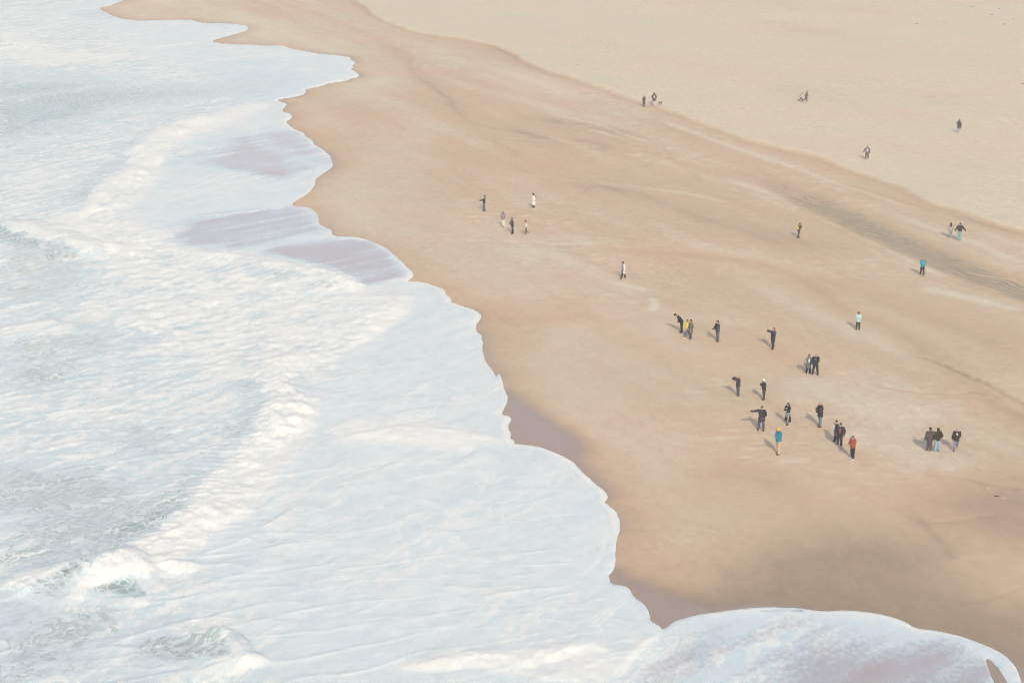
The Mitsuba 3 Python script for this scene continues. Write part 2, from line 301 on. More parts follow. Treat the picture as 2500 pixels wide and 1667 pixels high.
# (line, height, width of the front, width of the back, roughness, 1 = front to the left of the line)
waves = [(crest(main, 0.55, k=1.0), 0.58, 2.7, 3.4, 1.0, 1),
         (crest([(1480, 700), (1200, 745), (1050, 830), (930, 920), (900, 1000), (820, 1080), (720, 1180), (640, 1280), (560, 1380)], 0.7, *A), 0.7, 3.0, 4.5, 1.0, 1),
         (crest([(-60, 85), (60, 85), (150, 110), (260, 150), (400, 190), (520, 230), (640, 280)], 1.0, *D), 0.8, 3.4, 5.0, 0.6, 1),
         (crest([(1020, 268), (1400, 300), (1620, 330), (1860, 385), (2100, 425), (2230, 480), (2330, 525)], 0.45, *D), 0.42, 1.6, 6.0, 1.0, 1),
         (crest([(430, 520), (445, 590), (420, 650), (330, 740), (200, 830), (60, 880), (-20, 930)], 0.25, *E), 0.28, 1.8, 5.0, 1.0, 1),
         (crest([(-40, 860), (100, 830), (300, 770), (430, 720)], 0.3, *D), 0.3, 1.6, 3.0, 0.5, 1),
         (crest([(-40, 790), (200, 760), (420, 720)], 0.25, *D), 0.25, 1.0, 3.0, 0.3, 1),
         (crest([(700, 330), (900, 312), (1100, 290), (1345, 258)], 0.2, *A), 0.2, 1.6, 3.0, 0.6, 1),
         (crest([(-40, 125), (330, 78), (640, 52), (760, 20)], 0.2, *A), 0.22, 2.0, 4.0, 0.6, 1),
         (crest([(-40, 250), (60, 250), (140, 270), (210, 290)], 0.45, *A), 0.5, 3.0, 6.0, 0.8, 1),
         (crest([(1040, 440), (1300, 392), (1480, 372), (1700, 350), (1930, 334)], 0.1, *A), 0.12, 1.4, 2.0, 0.4, 1),
         (crest([(1000, 925), (1300, 880), (1500, 820), (1760, 782)], 0.1, *A), 0.1, 1.0, 1.5, 0.2, 1),
         (crest([(1170, 90), (1400, 60), (1600, 42), (1800, 28), (1870, 0)], 0.16, *D), 0.16, 0.8, 2.0, 0.6, 1),
         (crest([(0, 1118), (150, 1082), (290, 1040), (420, 1000)], 0.14, *E), 0.14, 0.4, 2.2, 0.1, 1),
         (crest([(-180, 1260), (0, 1215), (120, 1190)], 0.1, *E), 0.12, 0.4, 2.0, 0.1, 1),
         (crest([(420, 1345), (560, 1310), (690, 1297)], 0.1, *E), 0.1, 0.4, 1.5, 0.1, 1),
         (crest([(640, 630), (760, 645), (900, 690)], 0.06, *E), 0.07, 0.35, 1.0, 0.1, 1),
         (crest([(620, 760), (720, 718)], 0.06, *E), 0.07, 0.4, 1.0, 0.1, 1),
         (crest([(-40, 1530), (200, 1460), (420, 1425), (700, 1440), (960, 1490), (1180, 1510)], 0.16, *E), 0.14, 1.2, 2.0, 1.0, 1),
         (crest([(560, 260), (740, 215), (900, 140), (1010, 60)], 0.12, *H), 0.12, 0.5, 1.6, 0.3, 1),
         (crest([(1100, 345), (1400, 330), (1640, 345)], 0.07, *H), 0.07, 0.4, 1.0, 0.1, 1),
         (crest([(1520, 190), (1640, 300), (1700, 400), (1765, 520), (1770, 640), (1740, 750), (1660, 850), (1540, 925)], 0.06, *H), 0.05, 0.3, 0.5, 0.1, 1),
         (crest([(640, 940), (900, 960), (1100, 975), (1270, 1020)], 0.14, *H), 0.15, 0.5, 2.0, 0.2, 1),
         (crest([(1500, 1110), (1700, 1130), (1850, 1160), (2060, 1185)], 0.06, *H), 0.06, 0.3, 1.2, 0.1, 1),
         (crest([(420, 1450), (700, 1430), (900, 1390), (1100, 1385), (1350, 1375), (1500, 1345), (1670, 1310), (1800, 1350), (1870, 1420)], 0.25, *H), 0.25, 0.9, 1.6, 1.0, -1),
         (crest([(1860, 1520), (1890, 1440), (1950, 1370), (2020, 1300), (2120, 1240)], 0.14, *H), 0.15, 0.5, 0.8, 0.5, -1),
         (crest([(60, 965), (300, 870), (560, 820), (800, 800), (960, 760)], 0.5, *G), 0.5, 2.0, 2.4, 0.3, 1),
         (crest([(980, 765), (1030, 795), (1100, 820), (1180, 822), (1300, 800)], 0.3, *G), 0.3, 0.7, 1.6, 0.2, -1),
         (crest([(1300, 1200), (1420, 1215), (1500, 1270), (1560, 1360), (1660, 1460)], 0.35, *G), 0.35, 1.4, 2.4, 0.5, 1),
         (crest([(1180, 1280), (1260, 1250), (1380, 1240), (1450, 1290)], 0.3, *G), 0.25, 1.0, 1.6, 0.3, 1),
         (crest([(-20, 560), (160, 520), (340, 480)], 0.16, *A), 0.26, 2.2, 5.0, 0.15, 1),
         (crest([(-20, 655), (200, 615), (420, 590), (700, 540)], 0.16, *A), 0.26, 2.2, 5.0, 0.15, 1),
         (crest([(-20, 825), (240, 800), (420, 770), (700, 740)], 0.16, *A), 0.26, 2.2, 5.0, 0.15, 1),
         (crest([(1650, 590), (1790, 530), (1950, 400)], 0.18, *G), 0.2, 0.6, 1.8, 0.5, 1),
         (crest([(2140, 320), (2400, 230), (2700, 90)], 0.12, *G), 0.12, 0.6, 2.0, 0.3, 1)]
# whitewater: (patch, roughness in metres, thickness)
churn = [(Patch(Q([(385, 562), (560, 580), (650, 600), (790, 630), (905, 662), (900, 735), (760, 850), (660, 960), (560, 900), (400, 820), (220, 760), (180, 660), (210, 560)]), 3.0), 0.17, 0.6),
         (Patch(Q([(90, 505), (210, 490), (330, 520), (420, 560), (360, 610), (250, 600), (140, 560)]), 3.0), 0.22, 0.9),
         (Patch(Q([(640, 235), (520, 250), (400, 290), (340, 345), (300, 400), (200, 500), (260, 500), (330, 440), (380, 395), (365, 350), (440, 320), (560, 270)]), 2.0), 0.16, 1.0),
         (Patch(Q([(740, 985), (880, 955), (1000, 970), (1120, 1000), (1180, 1020), (1060, 1045), (900, 1015), (780, 1010)]), 0.8), 0.12, 0.9),
         (Patch(S([(560, 1000), (700, 560), (800, 590), (1080, 660), (1270, 780), (1240, 900), (1000, 1080), (800, 1180), (560, 1120)], *C3), 0.8), 0.30, 1.0),
         (Patch(S([(440, 1440), (760, 1370), (1050, 1375), (1350, 1365), (1660, 1300), (1830, 1350), (1890, 1440), (1860, 1568), (1400, 1568), (900, 1500), (450, 1500)], *H), 0.5), 0.11, 0.7),
         (Patch(Q([(-20, 70), (60, 90), (190, 120), (330, 130), (200, 150), (-20, 150)]), 5.0), 0.16, 0.8),
         (Patch(Q([(560, 1100), (640, 1000), (740, 940), (720, 1020), (600, 1140), (500, 1240), (420, 1280), (360, 1290), (440, 1200)]), 0.8), 0.15, 1.0)]
# less foam, and the painted shading behind a wave: (patch, cover lost)
thin = [(Patch(Q([(-60, 165), (90, 175), (260, 192), (480, 200), (620, 190), (560, 225), (400, 240), (250, 270), (130, 300), (50, 318), (-60, 345)]), 12.0), 0.62),
        (Patch(Q([(-60, 230), (70, 240), (170, 262), (160, 285), (70, 305), (-60, 325)]), 6.0), 0.16),
        (Patch(Q([(-40, 190), (60, 195), (90, 215), (30, 225), (-40, 230)]), 5.0), 0.16),
        (Patch(Q([(-40, 520), (60, 515), (150, 545), (230, 570), (270, 640), (180, 700), (60, 720), (-40, 660)]), 5.0), 0.30),  # grey shading on the back of this wave, painted as less foam
        (Patch(Q([(-40, 770), (140, 770), (300, 750), (460, 745), (420, 790), (300, 840), (130, 880), (80, 920), (-40, 880)]), 3.0), 0.33),
        (Patch(Q([(60, 850), (140, 860), (130, 890), (80, 905), (40, 890)]), 2.0), 0.2),
        (Patch(Q([(230, 980), (450, 970), (460, 1040), (300, 1060)]), 3.0), 0.29),
        (Patch(Q([(-40, 1060), (180, 1080), (360, 1120), (420, 1180), (330, 1260), (200, 1310), (60, 1340), (-40, 1380)]), 3.0), 0.41),
        (Patch(S([(880, 800), (990, 760), (1140, 830), (1130, 880), (1050, 920), (960, 880)], *G), 0.6), 0.6),
        (Patch(S([(520, 1000), (620, 930), (760, 890), (910, 890), (920, 1000), (1020, 1040), (860, 1060), (700, 1000), (600, 1010)], *G), 0.5), 0.55),
        (Patch(S([(860, 1390), (930, 1320), (1080, 1280), (1180, 1330), (1380, 1250), (1500, 1380), (1500, 1470), (1260, 1460), (1060, 1480), (900, 1440)], *G), 0.6), 0.5),
        (Patch(Q([(-40, 1380), (180, 1380), (300, 1420), (240, 1540), (60, 1600), (-40, 1580)]), 3.0), 0.38),
        (Patch(S([(1440, 20), (1560, 60), (1500, 120), (1300, 150), (1250, 320), (1100, 420), (1000, 560), (1100, 560), (1340, 320), (1600, 60), (1700, -60), (1500, -80)], *G), 1.0), 0.10),
        (Patch(S([(430, 1290), (480, 1300), (560, 1370), (300, 1480), (60, 1490), (100, 1380)], *I), 1.2), 0.22),
        (Patch(Q([(430, 190), (560, 130), (700, 150), (760, 175), (650, 205)]), 6.0), 0.16)]
# sheets so thin that the sand shows: (patch, cover lost)
film = [(Patch(Q([(370, 360), (480, 330), (600, 300), (700, 320), (750, 375), (730, 400), (600, 385), (500, 375), (400, 385)]), 4.0), 0.26),
        (Patch(S([(1330, 1050), (1440, 990), (1540, 880), (1600, 880), (1640, 930), (1760, 985), (1900, 1080), (1850, 1160), (1700, 1130), (1450, 1080)], *A), 2.2), 0.68),
        (Patch(S([(1640, 860), (1850, 830), (1930, 880), (2070, 990), (2090, 1050), (1960, 1010), (1820, 960), (1700, 910)], *A), 2.2), 0.56),
        (Patch(S([(1190, 95), (1420, 50), (1780, 30), (1920, 20), (2000, 60), (2040, 150), (2090, 170), (1830, 215), (1580, 290), (1090, 266), (1120, 170)], *D), 1.7), 0.60),
        (Patch(S([(20, 225), (180, 218), (312, 250), (425, 325), (492, 430), (430, 480), (240, 520), (150, 500), (20, 400), (-260, 350), (-450, 310), (-300, 270)], *E), 1.3), 0.70),
        (Patch(S([(560, 55), (680, 80), (800, 130), (700, 125), (420, 108)], *A), 2.5), 0.42),
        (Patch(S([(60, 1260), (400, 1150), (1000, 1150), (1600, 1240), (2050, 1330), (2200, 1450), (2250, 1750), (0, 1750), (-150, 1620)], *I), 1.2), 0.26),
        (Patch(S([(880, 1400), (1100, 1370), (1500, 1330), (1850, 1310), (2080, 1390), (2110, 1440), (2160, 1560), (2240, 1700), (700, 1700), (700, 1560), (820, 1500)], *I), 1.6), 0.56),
        (Patch(S([(640, 1100), (800, 1090), (960, 1100), (960, 1118), (800, 1112), (660, 1112)], *I), 0.25), 0.5)]


stormy = Patch(Q([(-400, 1800), (-400, -60), (150, -60), (240, 60), (330, 140), (560, 185), (620, 235), (420, 310), (370, 390), (240, 500), (400, 560), (640, 600), (800, 632), (905, 665), (900, 735), (720, 860), (700, 990), (560, 1130),
                  (470, 1230), (330, 1290), (480, 1340), (620, 1500), (660, 1800)]), 2.0)


def sea_at(xy, sd):
    """height, foam cover (above 1 = thick), depth 0..1 of the sea sheet"""
    inside = np.clip(sd, 0, None)
    lip = 0.045 * (1 - np.exp(-inside / 0.12)) + 0.02 * np.exp(-((inside - 0.45) / 0.3) ** 2)
    z = lip + 0.10 * (1 - np.exp(-inside / 10))
    off = sstep(2, 30, inside)
    z += sstep(0.5, 4, inside) * (0.06 + 0.16 * off) * nz(xy, 5.5, 2.4, seed=71, octaves=5, rot=54)
    turb = np.zeros(len(xy)); kk = np.nonzero(inside > 0)[0]; turb[kk] = stormy.at(xy[kk])
    z += turb * 0.07 * nz(xy, 0.9, 0.6, seed=70, octaves=3, rot=54)
    ridge = np.abs(nz(xy, 6.5, 2.2, seed=72, octaves=2, rot=25)) * 2
    z += sstep(0.6, 3, inside) * 0.05 * np.clip(1 - ridge * 4, 0, 1) ** 2 * (0.4 + off)
    fold = np.abs(nz(xy, 2.8, 1.0, seed=73, octaves=2, rot=15)) * 2
    z += sstep(0.8, 3, inside) * 0.032 * np.clip(1 - fold * 3.5, 0, 1) * np.clip(0.6 + 2 * nz(xy, 8, seed=74), 0, 1)
    cover = np.full(len(xy), 0.95) + 0.05 * nz(xy, 14, 7, seed=75, rot=54)
    depth = sstep(3, 10, inside)
    lost = np.zeros(len(xy))
    for p, v in thin:
        lost = np.maximum(lost, v * p.at(xy + 1.5 * np.stack([nz(xy, 6, seed=76), nz(xy, 6, seed=77)], 1))) if v > 0.3 else lost + v * p.at(xy)
    cover -= lost
    cover = np.maximum(cover, 0.30)
    filmy = np.zeros(len(xy))
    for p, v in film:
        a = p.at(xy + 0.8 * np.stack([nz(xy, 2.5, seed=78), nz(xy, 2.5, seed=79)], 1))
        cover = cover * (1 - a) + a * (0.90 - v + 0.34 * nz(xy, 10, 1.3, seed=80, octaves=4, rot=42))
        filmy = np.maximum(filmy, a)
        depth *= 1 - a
        z -= 0.6 * a * np.clip(z - 0.03, 0, None)
    thick = np.zeros(len(xy))
    for p, h, v in churn:
        a = p.at(xy + 1.2 * np.stack([nz(xy, 2.5, seed=81), nz(xy, 2.5, seed=82)], 1))
        k = a > 0
        z[k] += a[k] * h * (1.2 * nz(xy[k], 0.8, seed=83, octaves=4) + 0.6 * nz(xy[k], 3.0, 1.2, seed=84, octaves=4, rot=50) + 0.3)
        thick = np.maximum(thick, a * v * np.clip(0.8 + 1.2 * nz(xy, 1.8, seed=85), 0, 1.2))
    for line, h, wf, wb, rough, side in waves:
        k, d, t = line.near(xy, max(4 * wb, 3 * wf))
        d = side * d
        p = xy[k]
        end = sstep(0, 0.22, t) * sstep(0, 0.22, 1 - t) if h < 0.4 else sstep(0, 0.1, t) * sstep(0, 0.1, 1 - t)
        hh = h * end * np.clip(0.75 + 1.3 * nz(p, 8, seed=86, octaves=2), 0.15, 1.4)
        dj = d + rough * wf * 0.6 * nz(p, 1.5, seed=87, octaves=5) + (0.2 + 0.5 * rough) * wf * nz(p, 6, seed=88)
        front, back = np.clip(dj, 0, None) / (wf * np.clip(0.85 + 1.5 * nz(p, 5, seed=95, octaves=3), 0.35, 1.6)), np.clip(-dj, 0, None) / wb
        prof = np.where(dj > 0, np.clip(1 - front, 0, 1) ** 0.8 * (1 - 0.25 * sstep(0.6, 1, front)), np.exp(-back ** 1.4))
        z[k] += hh * prof
        white = end * np.where(dj > 0, 1 - sstep(0.45, 1.05, front), np.exp(-(back * 2.6) ** 2))
        z[k] += rough * white * (0.06 + 0.13 * h) * (1.3 * nz(p, 0.6, seed=89, octaves=3) + 0.7 * nz(p, 1.8, seed=90, octaves=2))
        thick[k] = np.maximum(thick[k], white * min(1, 0.12 + 0.75 * rough + 0.5 * h) * np.clip(0.85 + 1.4 * nz(p, 1.6, seed=96, octaves=4), 0.2, 1.15))
        # combed streaks running up the back of a breaking wave
        if h > 0.4:
            comb = np.sin(t * len(line.p) * 0.2 * 2 * math.pi / 0.7 + 5.0 * nz(p, 3, seed=91) + 0.8 * d) + 1.2 * nz(p, 1.0, seed=94)
            z[k] += end * 0.035 * comb * np.exp(-back * 1.2) * (dj < 0)
            cover[k] -= end * 0.44 * np.exp(-((back - 0.5) / 0.45) ** 2) * (dj < 0) * np.clip(0.75 + 1.6 * nz(p, 7, seed=92) + 0.3 * comb, 0, 1.4)  # shaded back of the wave, painted in as lost foam cover
    cover = np.maximum(cover, 0.25)
    cover = np.maximum(cover, np.minimum(1.0, 0.75 + 0.5 * thick) * (thick > 0.45)) + 0.4 * thick
    rim = np.exp(-((inside - 0.25) / (0.42 - 0.28 * filmy)) ** 2)
    rim *= sstep(-0.25, 0.1, nz(xy, 7, seed=93)) * (1 - 0.35 * filmy)
    cover = np.maximum(cover, 1.4 * rim)
    z = np.where(sd > 0, np.maximum(z, 0.6 * lip), -0.35 * np.clip(-sd, 0, 3))
    return z, np.clip(cover, 0, 1.4) / 1.4, depth * (1 + turb)


# ---------------------------------------------------------------- the two sheets and their materials
from mikit import noise, fbm, voronoi, smoothstep, mix, proc

xy, f, sd = cut(FACES, SD < 1.2)
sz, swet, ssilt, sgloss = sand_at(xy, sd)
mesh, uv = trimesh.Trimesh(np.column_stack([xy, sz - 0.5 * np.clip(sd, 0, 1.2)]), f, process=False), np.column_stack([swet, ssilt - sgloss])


def sand_col(p, n, uv):
    x, y = p.x, p.y
    w = uv.x + 0.09 * (fbm(x * 0.9 + y * 0.3, y * 0.5 - x * 0.2, 0, 4) - 0.5) + 0.04 * (noise(x * 5.0, y * 3.0) - 0.5)
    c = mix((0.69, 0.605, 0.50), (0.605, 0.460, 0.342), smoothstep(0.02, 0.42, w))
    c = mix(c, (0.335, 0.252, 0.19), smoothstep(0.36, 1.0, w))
    c = mix(c, (0.40, 0.335, 0.262), smoothstep(0.05, 0.9, uv.y) * 0.85)
    c = mix(c, (0.72, 0.69, 0.68), smoothstep(0.05, 0.35, -w))
    c = mix(c, (0.34, 0.265, 0.24), smoothstep(0.0, 0.8, -uv.y))
    x1 = x * 0.75 + y * 0.66 + 1.6 * (noise(x * 0.35, y * 0.35, 7.0) - 0.5)
    c = c * (1 + 0.20 * smoothstep(0.15, 0.6, uv.y) * (0.7 * dr.sin(x1 * 7.5 + 9.0 * noise(x * 0.5, y * 0.5)) * smoothstep(0.3, 0.7, noise(x * 0.4, y * 0.25, 2.0)) + 0.9 * (noise(x * 1.9, y * 1.1, 4.0) - 0.5)))
    scuff = smoothstep(0.60, 0.78, noise(x * 2.4, y * 2.0, 5.0)) * smoothstep(0.48, 0.62, fbm(x * 0.07, y * 0.09, 15.0, 3)) * smoothstep(0.6, 0.2, uv.x)
    c = c * (1 + 0.06 * scuff - 0.04 * smoothstep(0.66, 0.82, noise(x * 2.0, y * 1.7, 25.0)) * smoothstep(0.45, 0.6, fbm(x * 0.09, y * 0.08, 35.0, 3)))
    hue = fbm(x * 0.06, y * 0.10, 3.0, 3)
    c = c * mix((1.02, 0.988, 0.982), (0.985, 1.006, 0.995), smoothstep(0.3, 0.7, hue))
    return c * (0.96 + 0.08 * fbm(x * 2.3, y * 1.3, 7.0, 3))


def sheen(p, n, uv):
    return smoothstep(0.1, 0.9, -uv.y) * 0.9 + 0.16 * smoothstep(0.25, 0.8, uv.x)


scene['dry_sand'] = dict(type='diffuse', reflectance=proc(sand_col))
scene['wet_sand'] = dict(type='principled', base_color=proc(sand_col), roughness=0.28, specular=0.55)
scene['sand'] = dict(type='twosided', bsdf=dict(type='blendbsdf', weight=proc(sheen), a={'type': 'ref', 'id': 'dry_sand'}, b={'type': 'ref', 'id': 'wet_sand'}))
scene['beach'] = mikit.ply(mesh, 'sand', smooth=True, uv=uv)
labels['beach'] = dict(label='wide pale sand beach with damp and wet bands', kind='structure')

xy, f, sd = cut(FACES, SD > -1.0)
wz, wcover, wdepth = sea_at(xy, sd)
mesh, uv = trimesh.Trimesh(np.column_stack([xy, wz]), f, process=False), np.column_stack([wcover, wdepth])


def gaps(p, n, uv):
    """1 where water shows between the foam"""
    x, y, cover, deep_ = p.x, p.y, uv.x * 1.4, dr.minimum(uv.y, 1.0)
    wx = 1.7 * (noise(x * 0.45, y * 0.45, 1.0) - 0.5) + 0.55 * (noise(x * 2.2, y * 2.2, 2.0) - 0.5) + 0.28 * (noise(x * 5.5, y * 5.5, 2.0) - 0.5)
    wy = 1.7 * (noise(x * 0.45, y * 0.45, 5.0) - 0.5) + 0.55 * (noise(x * 2.2, y * 2.2, 9.0) - 0.5) + 0.28 * (noise(x * 5.5, y * 5.5, 9.0) - 0.5)
    f1, f2, r = voronoi((x + wx) * 1.9, (y + wy) * 1.5)
    lace = smoothstep(0.02, 0.26, f2 - f1) * smoothstep(0.75, 0.35, f1)
    u, v = x * 0.58 + y * 0.81, y * 0.58 - x * 0.81
    streak = 0.45 * fbm(u * 0.10, v * 0.75, 12.0, 4) + 0.55 * fbm(u * 0.035, v * 0.26, 14.0, 5)
    m = 0.40 * fbm(x * 0.30, y * 0.22, 2.0, 4) + 0.20 * r + 0.40 * streak
    open_ = smoothstep(cover - 0.16, cover + 0.10, m + 0.10)
    thread = smoothstep(0.44, 0.60, fbm(u * 0.30, v * 1.6, 3.0, 4))
    deep = open_ * dr.maximum(lace, 0.45 * thread)
    u, v = x * 0.77 + y * 0.64, y * 0.77 - x * 0.64
    film = 0.70 * fbm(u * 0.16, v * 0.9, 4.0, 4) + 0.30 * fbm(x * 6.0, y * 4.0, 4.0, 2)
    shallow = smoothstep(cover - 0.30, cover + 0.30, film)
    return deep * deep_ + shallow * (1 - deep_)


def foam_col(p, n, uv):
    x, y, turb = p.x, p.y, dr.clip(uv.y - 1.0, 0, 1)
    u, v = x * 0.58 + y * 0.81, y * 0.58 - x * 0.81
    fleck = 0.50 * fbm(u * 0.35, v * 1.7, 6.0, 5) + 0.34 * fbm(x * 1.9, y * 1.5, 16.0, 4) + 0.16 * noise(x * 9.0, y * 5.0, 19.0)
    t = smoothstep(0.46, 0.96, uv.x + (0.42 + 1.15 * turb) * (fleck - 0.5))
    wisp = smoothstep(0.10, 0.0, dr.abs(fbm(u * 0.20 + 1.3 * fbm(x * 0.8, y * 0.8, 1.0, 2), v * 0.95 + 0.9 * fbm(x * 0.7, y * 0.7, 2.0, 2), 26.0, 4) - 0.5)) * smoothstep(0.40, 0.60, fbm(x * 0.15, y * 0.12, 31.0, 3))
    t = dr.maximum(t, 0.9 * wisp)
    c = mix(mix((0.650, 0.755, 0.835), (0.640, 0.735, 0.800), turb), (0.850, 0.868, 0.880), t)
    return c * (0.965 + 0.07 * fbm(x * 1.1, y * 0.8, 11.0, 3))


def water_col(p, n, uv):
    x, y = p.x, p.y
    murk = mix((0.43, 0.51, 0.525), (0.50, 0.53, 0.53), smoothstep(0.35, 0.65, fbm(x * 0.05, y * 0.05, 8.0, 2)))
    murk = mix(murk, (0.27, 0.365, 0.36), 0.85 * smoothstep(0.38, 0.22, uv.x))
    murk = murk * (0.88 + 0.24 * fbm(x * 1.2, y * 0.9, 21.0, 3))
    thin_ = mix((0.425, 0.352, 0.375), (0.43, 0.44, 0.50), smoothstep(0.10, 0.36, uv.x * 1.4 + 0.3 * (fbm(x * 0.25, y * 0.25, 3.0, 2) - 0.5)))
    return mix(thin_, murk, dr.minimum(uv.y, 1.0))


scene['foam'] = dict(type='diffuse', reflectance=proc(foam_col))
scene['open_water'] = dict(type='principled', base_color=proc(water_col), roughness=0.22, specular=0.5)
scene['surf'] = dict(type='twosided', bsdf=dict(type='blendbsdf', weight=proc(gaps), a={'type': 'ref', 'id': 'foam'}, b={'type': 'ref', 'id': 'open_water'}))
scene['sea'] = mikit.ply(mesh, 'surf', smooth=True, uv=uv)
labels['sea'] = dict(label='white foaming surf and swash running up the beach', kind='structure')


# ---------------------------------------------------------------- people, dogs and small things on the sand
BALL = trimesh.creation.icosphere(subdivisions=1).vertices
PEA = trimesh.creation.icosphere(subdivisions=0).vertices
scene['figure'] = dict(type='twosided', bsdf=dict(type='diffuse', reflectance=dict(type='mesh_attribute', name='vertex_color')))
used = {}


def key_for(name, parent=None):
    k = (parent + '__' if parent else '') + name
    n = used.get(k, 0)
    used[k] = n + 1
    return k if n == 0 else f'{k}_{n:03d}'


def hull(*balls, pts=BALL):
    """the skin around balls (x, y, z, r)"""
    return Manifold.hull_points(np.vstack([np.asarray(b[:3]) + pts * b[3] for b in balls]))


def tri(m):
    m = m.to_mesh()
    return trimesh.Trimesh(m.vert_properties[:, :3], m.tri_verts, process=False)


def join(parts):
    m = Manifold()
    for p in parts:
        m = m + p
    return m


def soft(m, size, rounds=8):
    t = tri(m.refine_to_length(size))
    t.merge_vertices()
    trimesh.smoothing.filter_taubin(t, iterations=rounds)
    return t


def add(mesh, name, parent, color, M, grain=0.10, folds=0.0, paint=None):
    v = np.array(mesh.vertices)
    if folds:
        t = trimesh.Trimesh(v, mesh.faces, process=False)
        v = v + t.vertex_normals * (folds * 2 * (meshkit.fbm(v * np.array([9, 9, 14]) + 50, 3, seed=len(scene)) - 0.5))[:, None]
    c = np.tile(np.asarray(color, float), (len(v), 1)) if paint is None else paint(v)
    c = np.clip(c * (1 + grain * 2 * (meshkit.fbm(v * 11 + 30, 2, seed=3) - 0.5))[:, None], 0, 0.95)
    k = key_for(name, parent)
    w = (np.asarray(M) @ np.column_stack([v, np.ones(len(v))]).T).T[:, :3]
    scene[k] = mikit.ply(trimesh.Trimesh(w, mesh.faces, process=False), 'figure', smooth=True, color=c)
    return k


def rot(axis, deg):
    return trimesh.transformations.rotation_matrix(math.radians(deg), axis)[:3, :3]


def bend(shoulder, wrist, l1, l2, pole):
    d = wrist - shoulder
    n = np.linalg.norm(d)
    if n > 0.985 * (l1 + l2):
        d, n = d / n * 0.985 * (l1 + l2), 0.985 * (l1 + l2)
    a = (l1 * l1 - l2 * l2 + n * n) / (2 * n)
    u = d / n
    pole = pole - u * (pole @ u)
    pole /= np.linalg.norm(pole) + 1e-9
    return shoulder + u * a + pole * math.sqrt(max(l1 * l1 - a * a, 1e-9)), shoulder + d


def hand(elbow, wrist, s):
    """palm, four bent fingers of different lengths and a thumb from the side of the palm"""
    f = (wrist - elbow) / np.linalg.norm(wrist - elbow)
    side = np.array([1.0, 0, 0.35]); side -= f * (side @ f)
    if np.linalg.norm(side) < 0.2:
        side = np.array([0, 0, 1.0]) - f * f[2]
    side /= np.linalg.norm(side)
    n = np.cross(f, side)
    n *= -1 if n @ np.array([0, -wrist[1], -0.2]) < 0 else 1
    b = lambda p, r: (*p, r)  # noqa: E731
    out = [hull(b(wrist, .015 * s), b(wrist + f * .045 * s + side * .016 * s, .009 * s), b(wrist + f * .042 * s - side * .016 * s, .008 * s), b(wrist + f * .012 * s + side * .012 * s, .011 * s))]
    for i, ln in enumerate((.047, .053, .049, .038)):
        p0 = wrist + f * .044 * s + side * (.0165 - .011 * i) * s
        d1 = f * math.cos(.45) + n * math.sin(.45)
        d2 = f * math.cos(1.15) + n * math.sin(1.15)
        p1 = p0 + d1 * ln * .55 * s
        p2 = p1 + d2 * ln * .5 * s
        out += [hull(b(p0, .0058 * s), b(p1, .0052 * s), pts=PEA), hull(b(p1, .0052 * s), b(p2, .0042 * s), pts=PEA)]
    t0 = wrist + f * .012 * s + side * .016 * s
    t1 = t0 + (f * .7 + side * .7) * .022 * s
    t2 = t1 + (f * .85 + n * .5) * .022 * s
    return out + [hull(b(t0, .0075 * s), b(t1, .0065 * s), pts=PEA), hull(b(t1, .0065 * s), b(t2, .005 * s), pts=PEA)]


ARMS = dict(down=(.03, .055, -.31), swing_f=(.12, .04, -.28), swing_b=(-.11, .06, -.28), pocket=(.06, .05, -.265), phone=(.165, -.075, -.075), low=(.175, -.05, -.16), high=(.20, -.02, .07), face=(.12, -.085, .02), fold=(.13, -.13, -.14),
            chest=(.12, -.09, -.07), side=(.05, .305, -.03), reach=(.29, .02, -.10), wide=(.02, .14, -.28), front=(.13, -.03, -.22), out=(.10, .13, -.22), hips=(.09, -.02, -.25))
SKIN = (0.50, 0.33, 0.25)


